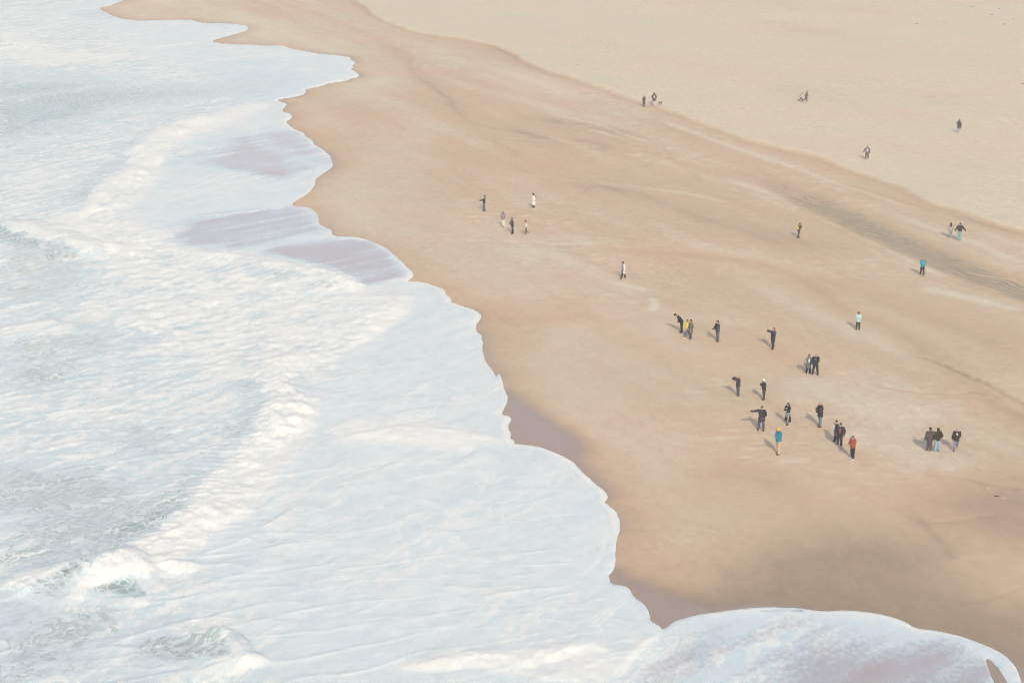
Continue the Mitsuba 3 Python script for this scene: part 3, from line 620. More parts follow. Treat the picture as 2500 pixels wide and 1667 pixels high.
def person(label, u, v, head, yaw, top, legs_col, shoe_col=(.05, .05, .05), hair=None, hair_col=(.04, .03, .025), hem=.47, arms=('down', 'down'), legs=((4, 2, .02), (-4, 4, .02)), lean=0.0, nod=8.0, look=0.0, h=None, puff=0.0, flare=0.0,
           hat=None, hood=None, scarf=None, front=None, sleeves=None, paint=None, group=None, hem_flare=0.0, patch=None, belt=None, opening=0.0):
    x, y, z0 = place(u, v)
    if h is None:   # stature from where the top of the head is seen
        b = (head - PH / 2) / FOCAL
        h = CAM_H + y * (-math.sin(PITCH) - b * math.cos(PITCH)) / (math.cos(PITCH) - b * math.sin(PITCH)) - z0
        h = float(np.clip(h, 1.5, 1.95))
    s = h
    root = key_for('person')
    labels[root] = dict(label=label, category='person', **({'group': group} if group else {}))
    # skeleton, in shares of the stature; x is ahead, y to the person's left
    hips = [np.array([0, sd * .052, .515]) for sd in (1, -1)]
    L = []
    for hp, sd, (a, k, ab) in zip(hips, (1, -1), legs):
        a, k = math.radians(a), math.radians(k)
        kn = hp + .243 * np.array([math.sin(a), 0, -math.cos(a)]) + [0, sd * ab * .5, 0]
        an = kn + .232 * np.array([math.sin(a - k), 0, -math.cos(a - k)]) + [0, sd * ab * .5, 0]
        pitch = math.degrees(max(0, k - a)) * 0.75 if k - a > 0.2 else 0
        R = rot([0, 1, 0], pitch)
        toe = [an + R @ np.array(q) for q in ((-.022, 0, -.026), (.055, sd * .006, -.030), (.088, sd * .008, -.033))]
        L.append((hp, kn, an, toe))
    drop = min(min(p[2] for p in l[3]) for l in L) - .014
    Rl = rot([0, 1, 0], lean)
    piv = np.array([0, 0, .53])
    up = lambda p: Rl @ (np.asarray(p, float) - piv) + piv  # noqa: E731
    Rh = rot([0, 0, 1], look) @ rot([0, 1, 0], nod)
    nk = np.array([0.0, 0, .845])
    hd = lambda p: up(Rh @ (np.asarray(p, float) - nk) + nk)  # noqa: E731
    A_ = []
    for sd, arm in zip((1, -1), arms):
        t = np.array(ARMS[arm] if isinstance(arm, str) else arm, float)
        sh = np.array([0, sd * .108, .808])
        w = sh + t * [1, sd, 1]
        e, w = bend(sh, w, .168, .152, np.array([-.45, sd * .55, -.7]))
        A_.append((up(sh), up(e), up(w)))
    B = lambda p, r: (*(np.asarray(p, float) * s - [0, 0, drop * s]), r * s)  # noqa: E731
    M = trimesh.transformations.translation_matrix([x, y, z0 - 0.008]) @ trimesh.transformations.rotation_matrix(math.radians(yaw), [0, 0, 1])

    # the body: one continuous surface
    parts = [hull(*[B(p, .06) for p in hips], B(up([0, .028, .60]), .058), B(up([0, -.028, .60]), .058)),
             hull(B(up([0, .028, .60]), .058), B(up([0, -.028, .60]), .058), B(up([.005, .05, .72]), .062), B(up([.005, -.05, .72]), .062), B(up([0, .065, .785]), .045), B(up([0, -.065, .785]), .045)),
             hull(B(up([0, .03, .80]), .04), B(up([0, -.03, .80]), .04), B(up([0, 0, .835]), .032)), hull(B(up([0, 0, .82]), .033), B(hd([.004, 0, .885]), .030)),
             hull(B(hd([-.012, 0, .944]), .052), B(hd([.014, 0, .946]), .048), B(hd([.028, 0, .905]), .030), B(hd([.038, 0, .886]), .018)),
             hull(B(hd([.056, 0, .928]), .006), B(hd([.068, 0, .912]), .008), B(hd([.050, 0, .908]), .010), pts=PEA)]
    for sd in (1, -1):
        parts.append(hull(B(hd([-.004, sd * .053, .926]), .010), B(hd([.0, sd * .052, .908]), .007), pts=PEA))
    for hp, kn, an, toe in L:
        calf = kn * .68 + an * .32 + np.array([-.008, 0, 0])
        parts += [hull(B(hp, .056), B(kn, .036)), hull(B(kn, .036), B(calf, .034), B(an, .022)), hull(B(an, .022), B(toe[0], .018), B(toe[1], .016), B(toe[2], .012))]
    for sh, e, w in A_:
        parts += [hull(B(sh, .038), B(e, .024)), hull(B(e, .024), B(w, .016))]
    body = soft(join(parts), 0.05, 6)
    hands = tri(join([join(hand(e * s - [0, 0, drop * s], w * s - [0, 0, drop * s], s * 0.98)) for _, e, w in A_]))
    add(trimesh.util.concatenate([body, hands]), 'body', root, SKIN, M, 0.04)
    for sd in (1, -1):
        add(trimesh.Trimesh(PEA * .0062 * s + np.array(B(hd([.052, sd * .020, .930]), 0)[:3]), trimesh.creation.icosphere(subdivisions=0).faces), 'eye', root, (.06, .05, .05), M, 0)
    add(tri(hull(B(hd([.0545, .013, .8935]), .004), B(hd([.0545, -.013, .8935]), .004), B(hd([.058, 0, .8945]), .0045), pts=PEA)), 'lips', root, (.38, .17, .15), M, 0)

    # trousers and shoes
    c = .018
    tr = [hull(*[B(p, .068) for p in hips], B(up([0, .03, .595]), .064), B(up([0, -.03, .595]), .064))]
    for hp, kn, an, toe in L:
        low = an + (kn - an) * .06
        tr += [hull(B(hp, .067), B(kn, .036 + c + flare * .4)), hull(B(kn, .036 + c + flare * .4), B(kn * .6 + an * .4 + np.array([-.006, 0, 0]), .034 + c + flare * .6), B(low, .024 + c + flare))]
    add(soft(join(tr), 0.045, 5), 'trousers', root, legs_col, M, 0.12, 0.012)
    for _, kn, an, toe in L:
        add(soft(hull(B(an, .026), B(toe[0], .026), B(toe[1], .026), B(toe[2], .018)), 0.05, 2), 'shoe', root, shoe_col, M, 0.06)

    # the top: jacket, coat or shirt
    g = .021 + puff
    w1, c1 = [up([0, .032, .60]), up([0, -.032, .60])], [up([.005, .052, .715]), up([.005, -.052, .715])]
    s1 = [up([0, .07, .785]), up([0, -.07, .785])]
    tp = [hull(*[B(p, .058 + g) for p in w1], *[B(p, .060 + g) for p in c1]), hull(*[B(p, .060 + g) for p in c1], *[B(p, .046 + g * .8) for p in s1], B(up([0, 0, .825]), .040))]
    if hem < .595:
        mid = (L[0][0] + L[1][0]) / 2
        kn = (L[0][1] + L[1][1]) / 2
        sway = (kn - mid) * max(0, .5 - hem) / .243 * 0.7
        hb = [np.array([sway[0] + dx * (1 + hem_flare * 4), sd * (.046 + hem_flare), hem + .035]) for sd in (1, -1) for dx in (-.022, .022)]
        if opening:   # an open coat hangs as two halves
            for sd in (1, -1):
                hs = [np.array([sway[0] + dx, sd * yy, hem + .035]) for dx in (-.06, .02) for yy in (.065, .10 + hem_flare)]
                tp.append(hull(*[B(p, .034) for p in hs], B(up([-.02, sd * .05, .60]), .045), B(up([-.045, sd * .03, .60]), .04)))
            hs = [np.array([sway[0] - .06, sd * .04, hem + .035]) for sd in (1, -1)]
            tp.append(hull(*[B(p, .034) for p in hs], *[B(up([-.03, sd * .03, .60]), .05) for sd in (1, -1)]))
        else:
            tp.append(hull(*[B(p, .056 + g) for p in w1], *[B(p, .054 + g * .6 + hem_flare * .6) for p in hb]))
    if sleeves is None:
        ar = tp
    else:
        ar = []
    for sh, e, w in A_:
        cuff = w + (e - w) * .06
        ar += [hull(B(sh, .041 + g * .75), B(e, .028 + g * .85)), hull(B(e, .028 + g * .85), B(cuff, .020 + g * .8))]
    fine = 0.018 if paint else 0.04
    add(soft(join(tp), fine, 5), 'jacket' if hem > .42 else 'coat', root, top, M, 0.10, 0.016, paint and (lambda q: paint(q, s)))
    if sleeves is not None:
        add(soft(join(ar), 0.04, 5), 'sleeves', root, sleeves, M, 0.08, 0.012)
    if front is not None:   # what shows where the coat is open at the front
        add(soft(hull(*[B(up([.052 + g, sd * .016, .78]), .010) for sd in (1, -1)], *[B(up([.060 + g, sd * .02, .64]), .014) for sd in (1, -1)]), 0.03, 2), 'shirt', root, front, M)
    if belt is not None:
        add(soft(hull(*[B(up([dx, sd * .036, .585]), .062) for sd in (1, -1) for dx in (-.008, .008)]) ^ hull(*[B(up([dx, dy, .585]), .012) for dx in (-.15, .15) for dy in (-.2, .2)]), 0.03, 0), 'belt', root, belt, M)
    if patch is not None:
        add(tri(hull(*[B(up([.066 + g, dy, dz]), .008) for dy in (.035, .065) for dz in (.70, .74)])), 'badge', root, patch, M)

    # hair, hats, hoods, scarf
    if hair in ('short', 'fringe'):
        hs = [hull(B(hd([-.016, 0, .952]), .056), B(hd([.012, 0, .966]), .047), B(hd([-.030, 0, .922]), .042))] if hair == 'short' else [hull(B(hd([-.030, .03, .925]), .030), B(hd([-.030, -.03, .925]), .030), B(hd([-.04, 0, .935]), .032))]
        add(soft(join(hs), 0.03, 3), 'hair', root, hair_col, M, 0.2, 0.008)
    elif hair in ('long', 'bob', 'bun', 'tail'):
        low = {'long': .735, 'bob': .845, 'bun': .905, 'tail': .90}[hair]
        hs = [hull(B(hd([-.014, 0, .952]), .058), B(hd([.012, 0, .967]), .048), B(hd([-.028, 0, .915]), .048))]
        if hair in ('long', 'bob'):
            for sd in (1, -1):
                hs.append(hull(B(hd([-.012, sd * .03, .935]), .036), B(hd([-.03, sd * .04, max(low, .84)]), .032), B(up([-.058, sd * .038, low]), .026)))
            hs.append(hull(B(hd([-.03, 0, .93]), .045), B(up([-.062, 0, low - .015]), .030)))
        if hair == 'bun':
            hs.append(hull(B(hd([-.055, 0, .985]), .026), B(hd([-.03, 0, .965]), .03)))
        if hair == 'tail':
            hs.append(hull(B(hd([-.05, 0, .945]), .022), B(hd([-.085, -.03, .90]), .022), B(hd([-.075, -.03, .85]), .014)))
        add(soft(join(hs), 0.03, 4), 'hair', root, hair_col, M, 0.22, 0.012)
    if hat is not None:
        add(soft(hull(B(hd([-.004, 0, .960]), .060), B(hd([-.008, 0, .982]), .048), B(hd([-.018, 0, .945]), .058)), 0.03, 3) if True else None, 'beanie', root, hat, M, 0.08, 0.006)
    if hood == 'up':
        ho = hull(B(hd([-.020, 0, .950]), .064), B(hd([-.004, 0, .972]), .052), B(hd([-.030, 0, .90]), .058), B(up([-.03, 0, .835]), .055)) - hull(B(hd([.06, 0, .93]), .042), B(hd([.06, 0, .90]), .036), B(hd([.2, 0, .92]), .06))
        add(soft(ho, 0.03, 3), 'hood', root, top, M, 0.1, 0.008)
    elif hood is not None:
        ho = join([hull(B(up([-.058, sd * .0, .835]), .034), B(up([-.030, sd * .058, .838]), .026)) for sd in (1, -1)] + [hull(B(up([-.058, 0, .835]), .034), B(up([-.082, 0, .79]), .026)), hull(B(up([-.03, .058, .838]), .026), B(up([.02, .05, .83]), .016)),
                   hull(B(up([-.03, -.058, .838]), .026), B(up([.02, -.05, .83]), .016))])
        add(soft(ho, 0.03, 3), 'hood', root, top if hood == 'down' else hood, M, 0.12, 0.012)
    if scarf is not None:
        add(soft(join([hull(B(up([.02, sd * .035, .835]), .026), B(up([-.035, sd * .03, .845]), .028)) for sd in (1, -1)] + [hull(B(up([.03, .03, .83]), .024), B(up([.03, -.03, .83]), .024)), hull(B(up([-.04, .03, .845]), .026), B(up([-.04, -.03, .845]), .026))]), 0.03, 3),
            'scarf', root, scarf, M, 0.12, 0.01)
    # where hands, back and shoulder are, for what is carried
    W = lambda p: (M @ np.append(np.asarray(p) * s - [0, 0, drop * s], 1))[:3]  # noqa: E731
    grip = [W(w + (w - e) / np.linalg.norm(w - e) * .045) for _, e, w in A_]
    return dict(root=root, M=M, s=s, B=B, up=up, hands=grip, yaw=yaw, wrists=[W(w) for _, _, w in A_], W=W)


def carried(name, label, cat, mesh, color, M=np.eye(4), **more):
    k = key_for(name)
    labels[k] = dict(label=label, category=cat, **more)
    add(mesh, 'case' if cat in ('camera', 'phone') else 'pouch', k, color, M, 0.05)
    return k


def face_to(p, yaw, tilt=0.0):
    return trimesh.transformations.translation_matrix(p) @ trimesh.transformations.rotation_matrix(math.radians(yaw), [0, 0, 1]) @ trimesh.transformations.rotation_matrix(math.radians(tilt), [0, 1, 0])


def rounded(dx, dy, dz, r):
    return tri(hull(*[(sx * (dx / 2 - r), sy * (dy / 2 - r), sz * (dz / 2 - r), r) for sx in (1, -1) for sy in (1, -1) for sz in (1, -1)]))


def phone(who, label, both=False, color=(.03, .03, .035), hnd=1):
    p = (who['hands'][0] + who['hands'][1]) / 2 if both else who['hands'][hnd]
    M = face_to(p + np.array([0, 0, 0.02]), who['yaw'], -25)
    k = carried('phone', label, 'phone', rounded(.012, .078, .155, .005), color, M)
    add(tri(Manifold.cube([.001, .070, .140], True).translate([-.0064, 0, 0])), 'screen', k, (.20, .22, .26), M, 0)
    return k


def camera_(who, label, hnd=None, size=1.0):
    p = (who['hands'][0] + who['hands'][1]) / 2 if hnd is None else who['hands'][hnd]
    M = face_to(p, who['yaw'])
    k = carried('camera', label, 'camera', rounded(.075 * size, .15 * size, .105 * size, .02), (.028, .028, .03), M)
    add(tri(Manifold.cylinder(.13 * size, .042 * size, .046 * size, 24).rotate([0, 90, 0]).translate([.03 * size, 0, -.005])), 'lens', k, (.03, .03, .032), M, 0.05)
    add(tri(hull((0, -.02, .055 * size, .016), (.02, .02, .055 * size, .016), (0, .02, .06 * size, .012))), 'viewfinder', k, (.03, .03, .03), M, 0.05)
    return k


def backpack(who, label, color, strap=None, size=1.0):
    B, up, s = who['B'], who['up'], who['s']
    k = key_for('backpack')
    labels[k] = dict(label=label, category='backpack')
    q = size
    add(soft(hull(*[B(up([-.115, sd * .055 * q, .775]), .028) for sd in (1, -1)], *[B(up([-.095, sd * .06 * q, .77 - .19 * q]), .030) for sd in (1, -1)], *[B(up([-.15, sd * .05 * q, .76 - .17 * q]), .026) for sd in (1, -1)]), 0.04, 3), 'sack', k, color, who['M'], 0.1, 0.008)
    add(soft(hull(*[B(up([-.172, sd * .035 * q, .70]), .014) for sd in (1, -1)], *[B(up([-.182, sd * .04 * q, .62]), .016) for sd in (1, -1)]), 0.04, 2), 'pocket', k, np.asarray(color) * .85, who['M'], 0.1)
    for sd in (1, -1):
        add(tri(join([hull(B(up([-.09, sd * .055, .80]), .011), B(up([0, sd * .062, .855]), .011), pts=PEA), hull(B(up([0, sd * .062, .855]), .011), B(up([.082, sd * .062, .76]), .010), pts=PEA), hull(B(up([.082, sd * .062, .76]), .010), B(up([.03, sd * .088, .64]), .009), pts=PEA)])),
            'strap', k, strap or color, who['M'], 0.05)
    return k


def bag(who, label, color, at, name='shoulder_bag', size=(.10, .26, .22), strap=True):
    p = who['W'](who['up'](at))
    k = key_for(name)
    labels[k] = dict(label=label, category='bag')
    M = face_to(p, who['yaw'] + 90)
    add(soft(hull(*[(sx * (size[0] / 2 - .03), sy * (size[1] / 2 - .03), sz * (size[2] / 2 - .03), .03) for sx in (1, -1) for sy in (1, -1) for sz in (1, -1)]), 0.05, 2), 'pouch', k, color, M, 0.1, 0.006)
    if strap:
        top_ = trimesh.transformations.inverse_matrix(M) @ np.append(who['W'](who['up']([0, np.sign(at[1]) * .06, .855])), 1)
        add(tri(join([hull((sx, sy * size[1] * .4, size[2] * .42, .009), (*top_[:3], .009), pts=PEA) for sx, sy in ((0, 1), (0, -1))])), 'strap', k, np.asarray(color) * .8, M, 0.05)
    else:
        add(tri(join([hull((0, -.06, size[2] * .42, .007), (0, -.03, size[2] * .75, .007), pts=PEA), hull((0, .06, size[2] * .42, .007), (0, .03, size[2] * .75, .007), pts=PEA), hull((0, -.03, size[2] * .75, .007), (0, .03, size[2] * .75, .007), pts=PEA)])), 'handle', k, np.asarray(color) * .9, M, 0.05)
    return k


WALK = ((20, 8, .0), (-16, 14, .0))
STRIDE = ((26, 6, .0), (-24, 18, .0))
APART = ((2, 2, .10), (-2, 2, .10))
STAND = ((3, 2, .03), (-5, 4, .03))
BLACK, NAVY, CHAR, JEANS, LIGHT = (.032, .030, .036), (.038, .040, .062), (.055, .052, .058), (.11, .16, .23), (.30, .41, .47)
WHITE, BROWN = (.78, .76, .74), (.09, .055, .035)


def blotch(a, b, cut=.5, f=16):
    return lambda q, s: np.where((meshkit.fbm(q * f + 9, 2, seed=5) > cut)[:, None], np.asarray(a), np.asarray(b))


def bands(a, b, zs):
    return lambda q, s: np.where(np.any([(q[:, 2] / s > lo) & (q[:, 2] / s < hi) for lo, hi in zs], axis=0)[:, None], np.asarray(b), np.asarray(a))


def check(q, s):
    w = .09
    k = ((q[:, 1] / w) % 1 < .36).astype(int) + ((q[:, 2] / w) % 1 < .36).astype(int)
    return np.array([[.78, .75, .74], [.26, .23, .25], [.07, .06, .07]])[k]


man = person('leftmost man, in black jacket and blue jeans, holding one arm straight out', 1182, 515.6, 477.7, 182, (.035, .028, .028), (.10, .15, .19), (.06, .05, .05), 'short', arms=('reach', 'down'), lean=-5, hem=.49)
phone(man, 'phone in the outstretched hand of the leftmost man', hnd=0, color=(.30, .28, .26))
w = person('woman in a long white hooded coat with a dark bag on her back', 1302, 509, 472, 205, (.80, .78, .77), (.05, .04, .045), (.55, .52, .5), 'bob', (.035, .03, .03), hem=.24, arms=('pocket', 'pocket'), legs=((2, 2, .06), (-3, 3, .06)), hood='down', hem_flare=.02)
bag(w, 'small dark bag on the back of the woman in the long white coat', (.05, .045, .05), (-.11, .05, .70), size=(.12, .20, .30))
w = person('woman in white trousers and a dark patterned top holding a phone to her chest', 1228, 554.5, 517, 255, (.06, .05, .065), (.72, .69, .67), (.06, .05, .045), 'short', arms=('chest', 'chest'), legs=((14, 6, .02), (-10, 14, .02)), hem=.50, nod=14,
           paint=blotch((.10, .085, .12), (.55, .52, .55), .43), flare=.012, scarf=(.035, .03, .035))
phone(w, 'phone held by the woman in white trousers', True, (.5, .48, .5))
p = person('man all in black with a small white badge, near the woman in white trousers', 1251, 570.5, 532, 200, (.035, .033, .036), (.035, .032, .036), (.03, .03, .03), 'short', (.05, .04, .03), hem=.46, arms=('front', 'low'), legs=((6, 4, .03), (-6, 6, .03)), lean=3, patch=(.75, .73, .72))
phone(p, 'phone held low by the man all in black near the white trousers')
p = person('woman in a cream jumper and khaki trousers with white shoes stepping forward', 1284, 574, 538, 198, (.66, .58, .48), (.20, .16, .12), (.80, .76, .70), 'bun', (.10, .07, .045), hem=.50, arms=('front', 'low'), legs=((8, 4, .02), (-12, 30, .02)), lean=3,
           paint=bands((.62, .54, .44), (.84, .82, .79), ((.50, .57), (.68, .76))))
p = person('woman in a long grey waistcoat with white sleeves and a brown scarf, walking alone', 1521, 680, 638, 205, (.32, .30, .33), (.07, .075, .085), (.10, .06, .045), 'short', (.07, .04, .025), hem=.36, arms=('down', 'down'), legs=WALK, sleeves=(.80, .79, .80), scarf=(.20, .15, .12), nod=16)
bag(p, 'pale carrier bag in the hand of the woman in the grey waistcoat', (.72, .62, .55), (.03, .17, .40), 'carrier_bag', (.12, .22, .24), False)
bag(p, 'pale blue pouch at the hip of the woman in the grey waistcoat', (.45, .47, .55), (.06, -.13, .42), 'hip_pouch', (.08, .16, .18), False)
p = person('man in black bending far forward with a pale scarf at his neck', 1663, 811.5, 770, 184, (.035, .033, .036), (.035, .033, .037), (.05, .045, .045), 'short', (.05, .045, .04), hem=.47, arms=('front', 'front'), lean=38, nod=30, h=1.85, scarf=(.45, .42, .40), patch=(.35, .35, .37), legs=((0, 2, .03), (-2, 2, .03)))
p = person('person in a bright yellow hooded jumper and grey trousers striding between two others', 1677, 823, 778, 212, (.80, .70, .10), (.15, .14, .16), (.84, .80, .78), 'short', (.06, .045, .04), hem=.49, arms=('pocket', 'pocket'), legs=((27, 10, .02), (-27, 12, .02)), hood='down', look=30, nod=14)
p = person('person in a long grey parka with a fur hood, beside the yellow jumper', 1686, 828, 780, 200, (.165, .16, .165), (.055, .05, .06), (.30, .27, .26), 'short', (.035, .03, .03), hem=.32, arms=('pocket', 'pocket'), legs=((8, 4, .02), (-4, 4, .02)), hood=(.26, .20, .15), hem_flare=.012)
p = person('man in a navy jacket and blue grey trousers holding a camera at his chest', 1751, 833, 782.5, 205, (.055, .058, .085), (.13, .13, .17), (.09, .075, .065), 'short', hem=.46, arms=('low', 'phone'), legs=((2, 2, .03), (-6, 4, .03)))
camera_(p, 'dark camera held out by the man in the navy jacket', 0)
p = person('fair haired woman in a navy jumper raising both hands to take a picture', 1886, 852, 800.6, 220, (.055, .054, .075), (.045, .047, .048), (.04, .03, .03), 'long', (.24, .15, .10), hem=.56, arms=('high', (.20, .06, .09)), legs=((6, 2, .0), (-8, 4, .0)), nod=-2, belt=(.60, .58, .56), lean=-4)
phone(p, 'phone raised by the fair haired woman in the navy jumper', True, (.45, .36, .32))
p = person('brown haired woman in a grey green coat with a white scarf, left of a couple', 1973, 912, 865, 268, (.13, .15, .15), (.035, .03, .035), (.045, .035, .035), 'bob', (.12, .085, .07), hem=.30, arms=('down', 'out'), legs=STAND, front=(.80, .79, .78), sleeves=(.33, .33, .32))
bag(p, 'dark handbag at the side of the woman in the grey green coat', (.07, .065, .08), (.02, -.19, .52), 'handbag', (.08, .20, .17), False)
p = person('bald man in a navy jacket and dark trousers, right of a couple', 1990, 914.5, 862.7, 262, (.035, .034, .058), (.033, .032, .048), (.05, .04, .05), 'fringe', (.14, .10, .08), hem=.44, arms=('chest', 'down'), legs=((10, 4, .06), (-6, 4, .06)), puff=.006)
p = person('bald man in a dark jacket and grey blue jeans aiming a camera to the left', 1801, 967, 916, 200, (.05, .05, .075), (.11, .115, .15), (.42, .37, .30), 'fringe', (.25, .19, .16), hem=.50, arms=('face', 'high'), legs=((3, 2, .06), (-5, 4, .06)), scarf=(.09, .04, .04), puff=.004)
camera_(p, 'black camera with a long lens raised by the bald man', None, 1.25)
bag(p, 'small black pouch at the hip of the bald man with the camera', (.03, .03, .03), (.10, .06, .53), 'hip_pouch', (.08, .12, .16), False)
p = person('person in a black jacket wearing a white woolly hat and looking at a phone', 1864, 975.5, 925, 192, (.048, .044, .048), (.07, .07, .072), (.055, .05, .045), None, hat=(.84, .79, .77), hem=.47, arms=('phone', 'phone'), legs=((3, 2, .02), (-4, 4, .02)), puff=.006, nod=16)
phone(p, 'phone held by the person in the white woolly hat', True)
p = person('man in a dark coat pointing left with his arm out and legs apart', 1858, 1050, 991, 252, (.045, .042, .05), (.085, .095, .17), (.06, .045, .045), 'short', (.12, .085, .06), hem=.40, arms=('hips', (.11, .295, -.03)), legs=((4, 2, .05), (0, 2, .06)), hem_flare=.012, puff=.004, look=-25)
p = person('dark haired woman in an open ankle length black coat over light blue jeans', 1922, 1035.7, 983.5, 215, (.034, .03, .038), (.26, .32, .37), (.045, .04, .045), 'long', (.045, .03, .03), hem=.12, arms=('chest', 'phone'), legs=((6, 3, .02), (-6, 6, .02)), front=(.80, .79, .78), opening=1.0, hem_flare=.02)
phone(p, 'phone held by the woman in the ankle length black coat', hnd=1)
p = person('bald man in a thick black hooded coat and blue jeans looking at his phone', 2001, 1041, 981, 190, (.043, .041, .044), (.17, .22, .33), (.045, .04, .04), 'fringe', (.3, .24, .21), hem=.41, arms=('low', 'phone'), legs=((2, 2, .03), (-3, 3, .03)), hood='down', puff=.016, nod=12)
phone(p, 'phone in the hand of the man in the thick black coat', hnd=1, color=(.5, .4, .35))
p = person('person in a teal jacket and cream trousers with a yellow woolly hat', 1899, 1108, 1044.6, 205, (.035, .25, .40), (.56, .45, .33), (.11, .085, .075), None, hat=(.80, .52, .06), hem=.50, arms=('fold', 'fold'), legs=((4, 3, .02), (-6, 4, .02)), hood='down', puff=.01, scarf=(.10, .05, .045), nod=14)
p = person('dark haired woman in a black coat with a pale lining down one side, behind another', 2040, 1076, 1028, 196, (.035, .032, .04), (.045, .04, .045), (.05, .045, .045), 'short', (.035, .035, .025), hem=.30, arms=('down', 'down'), legs=((15, 6, .03), (-12, 8, .03)), front=(.78, .72, .69), scarf=(.82, .72, .66))
bag(p, 'long pale scarf hanging in front of the woman in the black coat', (.76, .72, .72), (.11, .0, .55), 'draped_scarf', (.09, .16, .62), False)
p = person('woman in a black jacket over a red jumper with dark hair tied up', 2049, 1090, 1033, 255, (.045, .042, .055), (.05, .047, .06), (.52, .46, .44), 'bun', (.045, .03, .03), hem=.46, arms=('pocket', 'pocket'), legs=((6, 3, .02), (-4, 8, .02)), front=(.42, .07, .10), puff=.006)
bag(p, 'black bag hanging at the side of the woman in the red jumper', (.033, .03, .035), (-.01, .155, .52), 'shoulder_bag', (.10, .20, .24))
p = person('person in a rust red hooded jacket and navy trousers with white shoes', 2080, 1120.5, 1062.9, 212, (.38, .10, .07), (.045, .042, .07), (.80, .76, .76), 'short', (.20, .155, .12), hem=.49, arms=('low', 'low'), legs=STAND, hood='down', puff=.008, nod=18)
phone(p, 'pale phone held by the person in the rust red jacket', True, (.5, .42, .38))
a = person('dark haired man in a plum grey parka walking away, left of a pair holding hands', 2267.5, 1102, 1043.6, 96, (.095, .08, .095), (.10, .08, .075), (.62, .57, .53), 'short', (.055, .04, .025), hem=.42, arms=('down', (.02, .09, -.29)), legs=((2, 2, .01), (-2, 4, .01)), hood='down', puff=.008)
b = person('long haired woman in black jacket and pale wide jeans, right of a pair', 2287, 1101, 1045, 108, (.038, .036, .034), LIGHT, (.06, .06, .065), 'long', (.075, .05, .045), hem=.49, arms=((.02, .10, -.29), 'pocket'), legs=((4, 3, .02), (-5, 5, .02)), flare=.022, puff=.004)
p = person('bald man in black jacket and blue jeans walking forward with one hand raised', 2333, 1100, 1044, 262, (.045, .04, .045), (.22, .26, .36), (.10, .08, .055), 'fringe', (.40, .30, .25), hem=.45, arms=('chest', 'down'), legs=((-14, 38, .02), (10, 2, .02)), puff=.006)
phone(p, 'white cup like phone raised by the bald man walking towards the viewer', hnd=0, color=(.72, .72, .70))
p = person('hooded person in a dark brown coat walking beside the berm, left of the dog walkers', 1572, 261, 235.8, 100, (.075, .06, .055), (.06, .055, .085), (.07, .06, .055), None, hood='up', hem=.38, arms=('fold', 'fold'), legs=((6, 4, .01), (-8, 8, .01)), puff=.01)
p = person('long haired woman in a dark coat and pale trousers next to the dark dog', 1596.5, 255, 227, 92, (.06, .045, .042), (.55, .53, .56), (.55, .5, .48), 'long', (.06, .045, .035), hem=.40, arms=('hips', 'hips'), legs=((8, 4, .0), (-8, 8, .0)), puff=.012)
backpack(p, 'small pale backpack on the long haired woman near the dogs', (.50, .46, .46), size=.72)
p = person('man in a pale jacket with a black backpack striding right across the dry sand', 1956, 250.5, 224.6, 345, (.60, .55, .57), (.055, .045, .038), (.72, .63, .56), 'short', (.07, .045, .04), hem=.47, arms=('swing_f', 'swing_b'), legs=((18, 8, .0), (-32, 8, .0)), lean=12, nod=12)
backpack(p, 'black backpack on the man in the pale jacket', (.06, .045, .045), size=.95)
p = person('man in an olive brown jacket walking right beside the one with the black backpack', 1968, 250.3, 222, 335, (.14, .12, .10), (.085, .065, .07), (.82, .75, .68), 'short', (.045, .035, .02), hem=.43, arms=('swing_f', 'swing_b'), legs=((10, 6, .0), (-18, 42, .0)), lean=4)
p = person('woman in a long dark coat and pale jeans alone on the upper beach', 2340.5, 323, 291.6, 40, (.085, .07, .09), (.42, .42, .48), (.45, .43, .46), 'long', (.12, .09, .065), hem=.28, arms=('pocket', 'down'), legs=WALK, hem_flare=.015, puff=.006)
p = person('man in a grey brown jacket with a pale lilac backpack walking up the dry sand', 2116, 390, 356, 78, (.15, .125, .115), (.14, .105, .085), (.82, .74, .66), None, hat=(.30, .235, .185), hem=.47, arms=('wide', 'down'), legs=((4, 3, .03), (-16, 34, .05)), puff=.006)
backpack(p, 'pale lilac backpack on the man walking up the dry sand', (.58, .52, .57), (.12, .10, .10), .85)
p = person('person in a dark olive jacket holding a phone to the face, yellow backpack on', 1949.5, 581, 547, 25, (.085, .075, .055), (.075, .065, .07), (.075, .065, .05), 'short', (.06, .04, .035), hem=.50, arms=('face', 'face'), legs=((8, 4, .0), (-8, 10, .0)), lean=4, hood='down')
backpack(p, 'yellow backpack on the person in the dark olive jacket', (.72, .52, .16), size=.85)
phone(p, 'phone held to the face by the person with the yellow backpack', True, (.08, .07, .05))
p = person('woman with long auburn hair in a black and white checked shirt', 2319, 580, 543, 90, (.5, .5, .5), (.33, .42, .43), (.12, .11, .12), 'long', (.115, .06, .055), hem=.47, arms=('pocket', 'pocket'), legs=((3, 2, .02), (-4, 6, .02)), paint=check, flare=.008)
p = person('man in a black jacket and pale blue jeans walking away with arms swung wide', 2341.5, 587.5, 544.5, 84, (.05, .04, .045), (.27, .42, .45), (.55, .48, .48), 'short', (.05, .04, .03), hem=.52, arms=((.03, .15, -.26), (.0, .20, -.24)), legs=((2, 2, .01), (-6, 10, .01)), puff=.004, flare=.008)
p = person('person in a bright teal jacket and black trousers near the dark rippled gully', 2251, 672, 629, 250, (.05, .34, .40), (.05, .038, .035), (.30, .26, .25), 'fringe', (.35, .26, .20), hem=.49, arms=('low', 'fold'), legs=((8, 3, .04), (-4, 4, .04)), puff=.008, scarf=(.09, .09, .13), nod=14)
